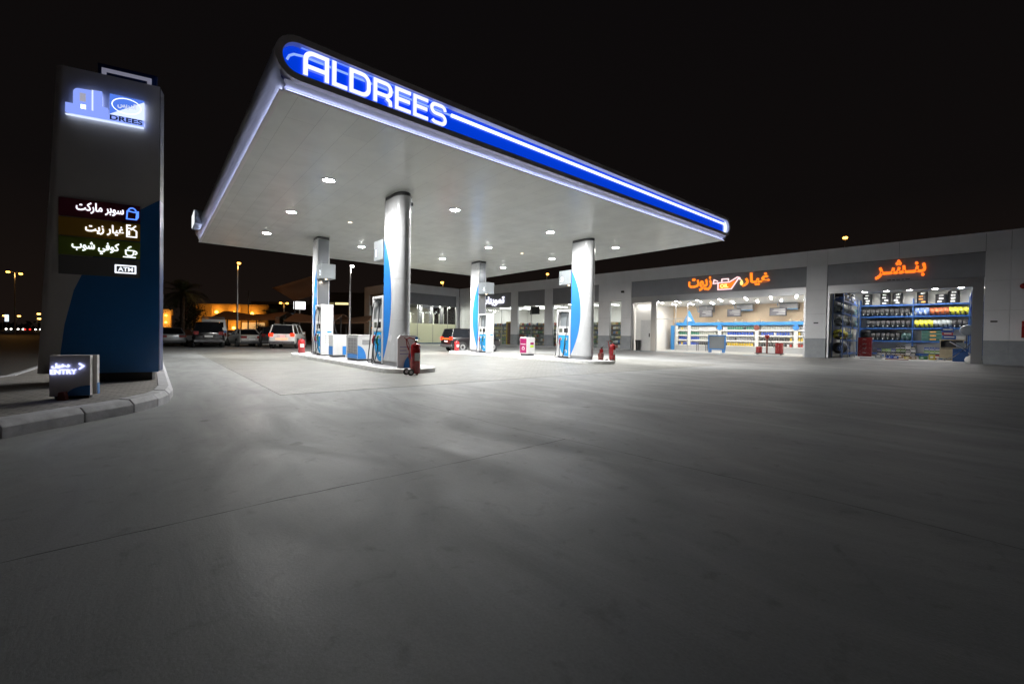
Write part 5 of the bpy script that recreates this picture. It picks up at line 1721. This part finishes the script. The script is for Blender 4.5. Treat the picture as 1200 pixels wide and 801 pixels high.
# white van behind the black car
# van
t = thing('white_van', 'white van with a blue stripe and roof rack parked behind the black car', 'van', (4.25, 46.6, 0), P90 - .1)
MB().loft([[(-2.6, -.95, .4), (2.2, -.95, .4), (2.2, .95, .4), (-2.6, .95, .4)], [(-2.6, -.95, 1.3), (2.3, -.95, 1.2), (2.3, .95, 1.2), (-2.6, .95, 1.3)], [(-2.5, -.82, 2.25), (1.4, -.82, 2.3), (1.4, .82, 2.3), (-2.5, .82, 2.25)]]).obj('body', white_p, t, bevel=.06)
MB().box(-2.575, -2.53, -.7, .7, 1.35, 2.0).obj('rear_window', 'carglass', t)
MB().box(-2.62, -2.59, -.9, .9, 1.12, 1.28).obj('blue_stripe', 'blue', t)
mb = MB()
for x in (-2.2, -.8, .6):
    mb.tube([(x, -.75, 2.28), (x, -.75, 2.42), (x, .75, 2.42), (x, .75, 2.28)], .025, 6)
for y in (-.6, .6):
    mb.tube([(-2.3, y, 2.45), (.8, y, 2.45)], .025, 6)
mb.obj('roof_rack', 'steel', t)
for x in (-1.6, 1.5):
    for y in (-.86, .86):
        MB().lathe([(.001, -.1), (.33, -.1), (.35, -.05), (.35, .05), (.33, .1), (.001, .1)], (x, y, .35), 18, 'y').obj('wheel', 'rubber', t)
for y in (-.82, .82):
    MB().box(-2.63, -2.6, y - .08, y + .08, .8, 1.1).obj('tail_light', mat('van_tail', (.2, .015, .012), .2), t)

# ------------------------------------------------------------------ surroundings beyond the forecourt
def street_lamp(label, loc, hgt, arms, power, color=(1, .48, .12), m='sodium', group='street lamps', head=.23, rz=0):
    t = thing('street_lamp', label, 'street lamp', loc, rz, group)
    MB().cyl((0, 0, 0), (0, 0, hgt), .11, .06, 10).obj('pole', 'steel', t)
    for k, (dx, dz) in enumerate(arms):
        MB().tube([(0, 0, hgt - .05), (dx * .5, 0, hgt + dz * .7 + .08), (dx, 0, hgt + dz + .1)], .03, 6).obj('arm', 'darkgrey', t)
        hd_ = MB().loft([[(dx - .16, -.1, hgt + dz), (dx + .2, -.1, hgt + dz), (dx + .2, .1, hgt + dz), (dx - .16, .1, hgt + dz)], [(dx - .12, -.06, hgt + dz + .09), (dx + .12, -.06, hgt + dz + .09), (dx + .12, .06, hgt + dz + .09), (dx - .12, .06, hgt + dz + .09)]]).obj('lamp_head', 'black', t)
        MB().lathe([(.001, -.9 * head), (head * .6, -.72 * head), (head * .8, -.3 * head), (head * .6, -.005), (.001, -.002)], (dx, 0, hgt + dz), 14).obj('lamp_glass', m, hd_, smooth=60)
        if power:
            lamp('lamp_light', 'POINT', hd_, (dx, 0, hgt + dz - .5), power * .3, color, .3)
    return t
GL = 'street lamps beyond the station'
street_lamp('orange street lamp on a tall pole in front of the orange building', (6.85, 53.1, 0), 8.4, ((.12, .05),), 700, group=GL)
white_lamp = glow('white_lamp', (1, .97, .9), 20)
street_lamp('white street lamp on a slim pole left of the front left column', (14.13, 40.47, 0), 7.5, ((.15, .05),), 1100, (1, .97, .9), white_lamp, GL)
street_lamp('orange street lamp above the corner wing roof', (46.65, 78.5, 0), 12.2, ((-.2, .05),), 200, group=GL, head=.42)
street_lamp('orange street lamp above the supermarket roof', (70.4, 71.8, 0), 15.8, ((.2, .05),), 200, group=GL, head=.42)
street_lamp('orange street lamp above the roof between the oil shop and the tyre shop', (98.8, 22.0, 0), 20.6, ((.2, .05),), 200, group=GL, head=.5)
street_lamp('twin orange street lamp at the far left beside the road', (-19.6, 121, 0), 11.5, ((-.85, .15), (.75, -.05)), 700, group=GL, head=.36, rz=R(-5))
street_lamp('twin orange lamp under the dark sail canopy', (14.1, 66.5, 0), 5.3, ((-.4, .05), (.4, .05)), 40, group=GL)
street_lamp('short orange garden lamp beside the dark palm', (12.6, 67.7, 0), 1.8, ((.05, 0),), 25, group=GL, head=.2)
for i, (x, y, z) in enumerate(((-53.3, 305.6, 7.0), (-48.1, 301.3, 6.9), (-37.0, 266, 7.4), (-36.9, 266.5, 5.4), (1.75, 142, 6.6), (-57, 309, 6.9))):
    street_lamp('distant orange road lamp above the dark horizon at the far left' if i != 4 else 'distant orange lamp beside the totem edge', (x, y, 0), z, ((.6, .05),) if i != 4 else ((.1, .05),), 0, m='sodiumfar', group='distant road lamps', head=.75 if i != 4 else .3)
# distant traffic
def far_car(loc, rz, label, front=True):
    t = thing('distant_car', label, 'car', loc, rz, 'distant cars on the road')
    MB().loft([[(-2.2, -.85, .3), (2.2, -.85, .3), (2.2, .85, .3), (-2.2, .85, .3)], [(-2.2, -.85, .85), (2.2, -.85, .8), (2.2, .85, .8), (-2.2, .85, .85)]]).obj('body', 'grey', t, bevel=.1)
    MB().loft([[(-1.6, -.75, .85), (1, -.75, .85), (1, .75, .85), (-1.6, .75, .85)], [(-1, -.55, 1.4), (.3, -.55, 1.4), (.3, .55, 1.4), (-1, .55, 1.4)]]).obj('windows', 'carglass', t)
    m_ = glow('far_headlight', (1, .95, .85), 7) if front else glow('far_tail', (1, .03, .02), 2.5)
    for y in (-.6, .6):
        MB().lathe([(.001, 0), (.26, 0), (.2, .08), (.001, .1)], (2.2 if front else -2.28, y, .72), 12, 'x').obj('headlight' if front else 'tail_light', m_, t)
far_car((-40.9, 243, 0), R(-80), 'distant car with white headlights on the road, nearest the left edge')
far_car((-37.5, 240, 0), R(-80), 'distant car with white headlights on the road, middle one')
far_car((-32.6, 236, 0), R(-80), 'distant car with white headlights on the road, nearest the totem')
far_car((-44.5, 242, 0), R(100), 'distant car with red tail lights at the left edge of the road', False)
far_car((-34.6, 232, 0), R(100), 'distant car with red tail lights between two white ones', False)
t = thing('lit_sign', 'distant narrow white lit sign at the far left', 'sign', (-46.6, 273.9, 0), R(10))
MB().cyl((0, 0, 0), (0, 0, 3.8), .15).obj('post', 'steel', t)
MB().box(-.55, .55, -.15, .15, 3.8, 6.6).obj('lit_panel', glow('far_sign_white', (.7, .85, 1), 1.6), t)
t = thing('lit_sign', 'distant green lit sign beside the totem edge', 'sign', (.75, 142.9, 0), 0)
MB().cyl((0, 0, 0), (0, 0, 3.6), .1).obj('post', 'steel', t)
MB().box(-.35, .35, -.1, .1, 3.6, 5.2).obj('lit_panel', glow('far_sign_green', (.1, 1, .35), 1.5), t)
t = thing('lit_sign', 'distant white lit sign right of the green one', 'sign', (1.75, 144.8, 0), 0)
MB().cyl((0, 0, 0), (0, 0, 3.9), .1).obj('post', 'steel', t)
MB().box(-.7, .7, -.1, .1, 3.9, 4.8).obj('lit_panel', glow('far_sign_pale', (.8, .9, 1), 1.3), t)
t = thing('lit_sign', 'white lit sign box on a post above the white off-road car', 'sign', (14.46, 59.7, 0), R(-22))
MB().cyl((0, .1, 0), (0, .1, 4.2), .08).obj('post', 'steel', t)
MB().box(-.72, .72, 0, .2, 4.15, 5.2).obj('case', 'darkgrey', t)
MB().box(-.68, .68, -.012, -.002, 4.19, 5.16).obj('lit_panel', glow('sign_box_white', (1, 1, 1), 2.5), t)

# orange lit building
stucco = mat('stucco', (.55, .44, .28), .7, noise=.15, nscale=.7)
t = thing('villa', 'wide low building lit orange by wall lamps beyond the parked cars', 'building', (11.2, 95.1, 0), R(-39.9))
MB().box(-7.2, 7.3, 0, 9, 0, 5.9).obj('wall', stucco, t)
MB().box(-7.4, 7.5, -.25, 9.2, 5.9, 6.25).obj('roof', stucco, t)
MB().box(2.6, 7.3, 2.0, 9, 6.25, 7.0).obj('roof_storey', stucco, t)
MB().box(2.2, 6.4, -.05, .02, .6, 2.9).obj('window', mat('villa_window', (.8, .7, .5), .4, emit=(1, .62, .25), es=.55), t)
for x in (-6.5, -3.5, -.4, 1.8, 6.9):
    MB().box(x - .18, x + .18, -.12, -.002, .0, 5.88).obj('pilaster', stucco, t)
for i, (x, z) in enumerate(((-2.3, 4.75), (.9, 4.65), (4.3, 4.55), (.9, 1.85), (-5.2, 2.0))):
    hd_ = MB().lathe([(.001, -.25), (.22, -.2), (.26, 0), (.2, .2), (.001, .25)], (x, -.45, z), 12).obj('wall_lamp', 'sodium', t, smooth=60)
    lamp('wall_lamp_light', 'POINT', hd_, (x, -1.1, z + .1), 105, (1, .36, .03), .25)
t = thing('lit_tower', 'slim orange lit gate tower behind the silver sedan', 'tower', (1.9, 96.3, 0), R(-10))
MB().box(-.62, .62, 0, 1.2, 0, 3.9).obj('shaft', stucco, t)
MB().box(-.5, .75, -.1, 1.3, 3.9, 4.9).obj('head', stucco, t)
for z in (2.6, 3.8):
    hd_ = MB().lathe([(.001, -.14), (.15, -.1), (.15, .1), (.001, .14)], (0, -.3, z), 10).obj('wall_lamp', 'sodium', t)
    lamp('wall_lamp_light', 'POINT', hd_, (0, -.9, z), 70, (1, .42, .06), .2)
brickred = mat('red_wall', (.28, .12, .075), .7, noise=.25, nscale=1)
t = thing('boundary_wall', 'low reddish boundary wall behind the parked cars', 'wall', (6.2, 53.6, 0), R(-32))
MB().box(-7.5, 7.5, 0, .25, 0, 1.25).obj('wall', brickred, t)
MB().box(-7.5, 7.5, -.04, .29, 1.25, 1.33).obj('coping', brickred, t)
t = thing('barrier', 'pale concrete barrier between the silver sedan and the black car', 'barrier', (2.15, 48.2, 0), R(-4))
MB().prism([(-.25, 0), (.25, 0), (.12, .35), (.08, .82), (-.08, .82), (-.12, .35)], 'x', -1.3, 1.3).obj('barrier', 'kerb', t)
struct(MB().box(-.2, 9.5, 46.4, 46.8, .0, .14).obj('kerb', 'kerbwhite'))
# parking shades
shade = mat('shade_cloth', (.30, .16, .09), .8, noise=.2)
def parking_shade(label, loc, rz, L, z):
    t = thing('parking_shade', label, 'shade', loc, rz, 'parking shades')
    rings = []
    for i in range(9):
        x = -L / 2 + L * i / 8
        dz = .18 * math.cos(PI * i / 4)
        rings.append([(x, -1.2, z - .05 + dz * .3), (x, 1.5, z + .75 + dz), (x, 4.0, z + .3 + dz), (x, 4.0, z + .26 + dz), (x, 1.5, z + .71 + dz), (x, -1.2, z - .19 + dz * .3)])
    MB().loft(rings).obj('cloth', shade, t)
    for k in range(3):
        x = -L / 2 + .3 + (L - .6) * k / 2
        MB().tube([(x, 1.6, 0), (x, 1.6, z + .6), (x, 0, z + .1)], .06, 7).obj('post', 'darkgrey', t)
parking_shade('brown parking shade in front of the orange building', (8.6, 58.0, 0), R(-39), 7.5, 2.72)
parking_shade('dark red parking shade right of the brown one', (14.2, 52.4, 0), R(-39), 5.6, 2.55)
parking_shade('dark red parking shade behind the left island', (18.0, 54.5, 0), R(-39), 7, 2.6)
t = thing('flag_pole', 'thin dark pole without lamp right of the tall orange lamp', 'pole', (9.44, 63.9, 0))
MB().cyl((0, 0, 0), (0, 0, 6.4), .09, .05, 8).obj('shaft', 'darkgrey', t)
t = thing('shade_post', 'thick brown post between two parking shades', 'post', (10.9, 54.6, 0))
MB().box(-.2, .2, -.2, .2, 0, 2.9).obj('shaft', shade, t)
MB().box(-.25, .25, -.25, .25, 2.9, 3.0).obj('cap', shade, t)
t = thing('sail_canopy', 'faint tensile sail canopy rising dark above the parking shades', 'sail', (12.5, 55.5, 0), R(-40))
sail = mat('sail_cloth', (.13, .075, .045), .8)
mb = MB()
N = 8
grid = [[None] * (N + 1) for _ in range(N + 1)]
c00, c10, c11, c01 = Vector((-2.2, 0, 6.4)), Vector((.3, .3, 4.9)), Vector((3.6, .6, 6.0)), Vector((3.2, 0, 8.1))
for i in range(N + 1):
    for j in range(N + 1):
        u, v = i / N, j / N
        p = c00.lerp(c10, u).lerp(c01.lerp(c11, u), v)
        p.y += .8 * math.sin(PI * u) * math.sin(PI * v)
        grid[i][j] = mb.bm.verts.new(p)
for i in range(N):
    for j in range(N):
        mb.bm.faces.new((grid[i][j], grid[i + 1][j], grid[i + 1][j + 1], grid[i][j + 1]))
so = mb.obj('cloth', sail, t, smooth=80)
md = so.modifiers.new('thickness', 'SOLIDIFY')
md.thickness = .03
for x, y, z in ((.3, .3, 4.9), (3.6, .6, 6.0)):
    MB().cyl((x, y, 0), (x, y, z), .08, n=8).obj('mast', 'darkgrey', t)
# dark buildings behind the left island
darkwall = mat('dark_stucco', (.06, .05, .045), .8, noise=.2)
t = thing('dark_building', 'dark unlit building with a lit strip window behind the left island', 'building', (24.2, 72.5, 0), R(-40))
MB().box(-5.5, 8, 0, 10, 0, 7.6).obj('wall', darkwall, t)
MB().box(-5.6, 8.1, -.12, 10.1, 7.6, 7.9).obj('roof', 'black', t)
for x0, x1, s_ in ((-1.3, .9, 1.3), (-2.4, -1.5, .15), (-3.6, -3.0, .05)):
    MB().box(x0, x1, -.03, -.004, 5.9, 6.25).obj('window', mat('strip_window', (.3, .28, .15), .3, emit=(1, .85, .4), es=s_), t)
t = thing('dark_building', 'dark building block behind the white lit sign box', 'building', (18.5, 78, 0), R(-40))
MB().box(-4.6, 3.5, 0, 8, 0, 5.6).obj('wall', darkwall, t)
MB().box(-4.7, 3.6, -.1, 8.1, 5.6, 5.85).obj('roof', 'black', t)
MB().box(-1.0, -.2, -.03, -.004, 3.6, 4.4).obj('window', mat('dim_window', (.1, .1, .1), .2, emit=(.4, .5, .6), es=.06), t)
t = thing('roadside_hedge', 'long dark hedge along the far edge of the left road', 'hedge', (-62, 330, 0), R(10))
mb = MB()
for i in range(900):
    x = random.uniform(-70, 70)
    z = abs(random.gauss(0, 1)) * 1.6
    y = random.uniform(-2, 2)
    s_ = random.uniform(.5, 1.3)
    v = Vector((random.uniform(-1, 1), random.uniform(-1, 1), random.uniform(-1, 1))).normalized()
    u = v.orthogonal().normalized() * s_
    w2 = v.cross(u).normalized() * s_
    c = Vector((x, y, z + .3))
    mb.quad(c - u - w2, c + u - w2, c + u + w2, c - u + w2)
leaf = mat('dark_foliage', (.03, .045, .02), .7, noise=.4, nscale=1)
mb.obj('foliage', leaf, t)
MB().box(-70, 70, -.4, .4, 0, 1.0).obj('hedge_core', leaf, t)

# palms and tree
palm_leaf = mat('palm_leaf', (.05, .065, .025), .6, noise=.3, nscale=2)
bark = mat('palm_bark', (.12, .085, .06), .85, noise=.4, nscale=6)
def palm(label, loc, hgt, L, n_fr=30, seed=1):
    rnd = random.Random(seed)
    t = thing('palm_tree', label, 'palm tree', loc, 0, 'palm trees beyond the cars')
    prof = []
    k_ = max(6, int(hgt / .18))
    for i in range(k_ + 1):
        z = hgt * i / k_
        prof.append((.20 - .05 * i / k_ + (.03 if i % 2 else 0), z))
    MB().lathe(prof, n=10).obj('trunk', bark, t)
    mb = MB()
    for f in range(n_fr):
        az = 2 * PI * f / n_fr * 2.4 + rnd.uniform(-.2, .2)
        el = R(rnd.uniform(-25, 80))
        l_ = L * rnd.uniform(.75, 1.05)
        pts = []
        for q in range(9):
            u = q / 8
            r_ = l_ * u * math.cos(el) * (1 - .1 * u)
            z = hgt + l_ * u * math.sin(el) - .55 * l_ * u * u * (1.0 if el > 0 else .5)
            pts.append(Vector((r_ * math.cos(az), r_ * math.sin(az), z)))
        side_ = Vector((-math.sin(az), math.cos(az), 0))
        for q in range(8):
            a, b = pts[q], pts[q + 1]
            mb.quad(a - side_ * .02, a + side_ * .02, b + side_ * .015, b - side_ * .015)
            d = (b - a)
            for h_ in range(3):
                p = a.lerp(b, h_ / 3)
                ll = .42 * L / 2 * math.sin(PI * min(.97, .12 + .85 * (q + h_ / 3) / 8))
                for s_ in (-1, 1):
                    tip = p + side_ * s_ * ll + d * .9 + Vector((0, 0, -.28 * ll))
                    mb.quad(p, p + d * .18, tip, tip - d * .03)
    mb.obj('crown', palm_leaf, t)
palm('small palm lit from behind, left of the orange building', (4.17, 68.3, 0), 3.1, 2.6, 34, 2)
palm('bushy dark palm right of the orange building', (11.1, 58.5, 0), 3.2, 2.3, 36, 3)
palm('low palm under the brown parking shade', (10.6, 62.8, 0), 1.6, 1.7, 26, 4)
palm('tall dark palm behind the silver sedan', (2.28, 53, 0), 5.0, 3.0, 40, 5)
t = thing('dark_tree', 'dark bushy tree between the totem and the small palm', 'tree', (2.95, 60, 0))
MB().tube([(0, 0, 0), (.05, .1, 1.4), (-.1, .0, 2.8), (.1, 0, 4.2)], .16, 8).obj('trunk', bark, t)
mb = MB()
rnd = random.Random(9)
for cl in range(26):
    c0 = Vector((rnd.gauss(0, .75), rnd.gauss(0, .75), rnd.uniform(1.2, 5.2)))
    for i in range(70):
        c = c0 + Vector((rnd.gauss(0, .33), rnd.gauss(0, .33), rnd.gauss(0, .3)))
        v = Vector((rnd.uniform(-1, 1), rnd.uniform(-1, 1), rnd.uniform(-1, 1))).normalized()
        u = v.orthogonal().normalized() * rnd.uniform(.05, .12)
        w2 = v.cross(u).normalized() * rnd.uniform(.05, .1)
        mb.quad(c - u, c - w2, c + u, c + w2)
mb.obj('crown', leaf, t)
t = thing('shrub', 'round dark shrub in front of the orange building', 'shrub', (10.2, 66, 0))
mb = MB()
for i in range(900):
    v = Vector((rnd.gauss(0, 1), rnd.gauss(0, 1), rnd.gauss(0, 1))).normalized()
    c = Vector((0, 0, .8)) + Vector((v.x * 1.0, v.y * 1.0, v.z * .8)) * rnd.uniform(.6, 1.05)
    u = v.orthogonal().normalized() * .12
    w2 = v.cross(u).normalized() * .09
    mb.quad(c - u, c - w2, c + u, c + w2)
mb.obj('foliage', leaf, t)
MB().tube([(0, 0, 0), (0, 0, .6)], .08, 6).obj('stem', bark, t)
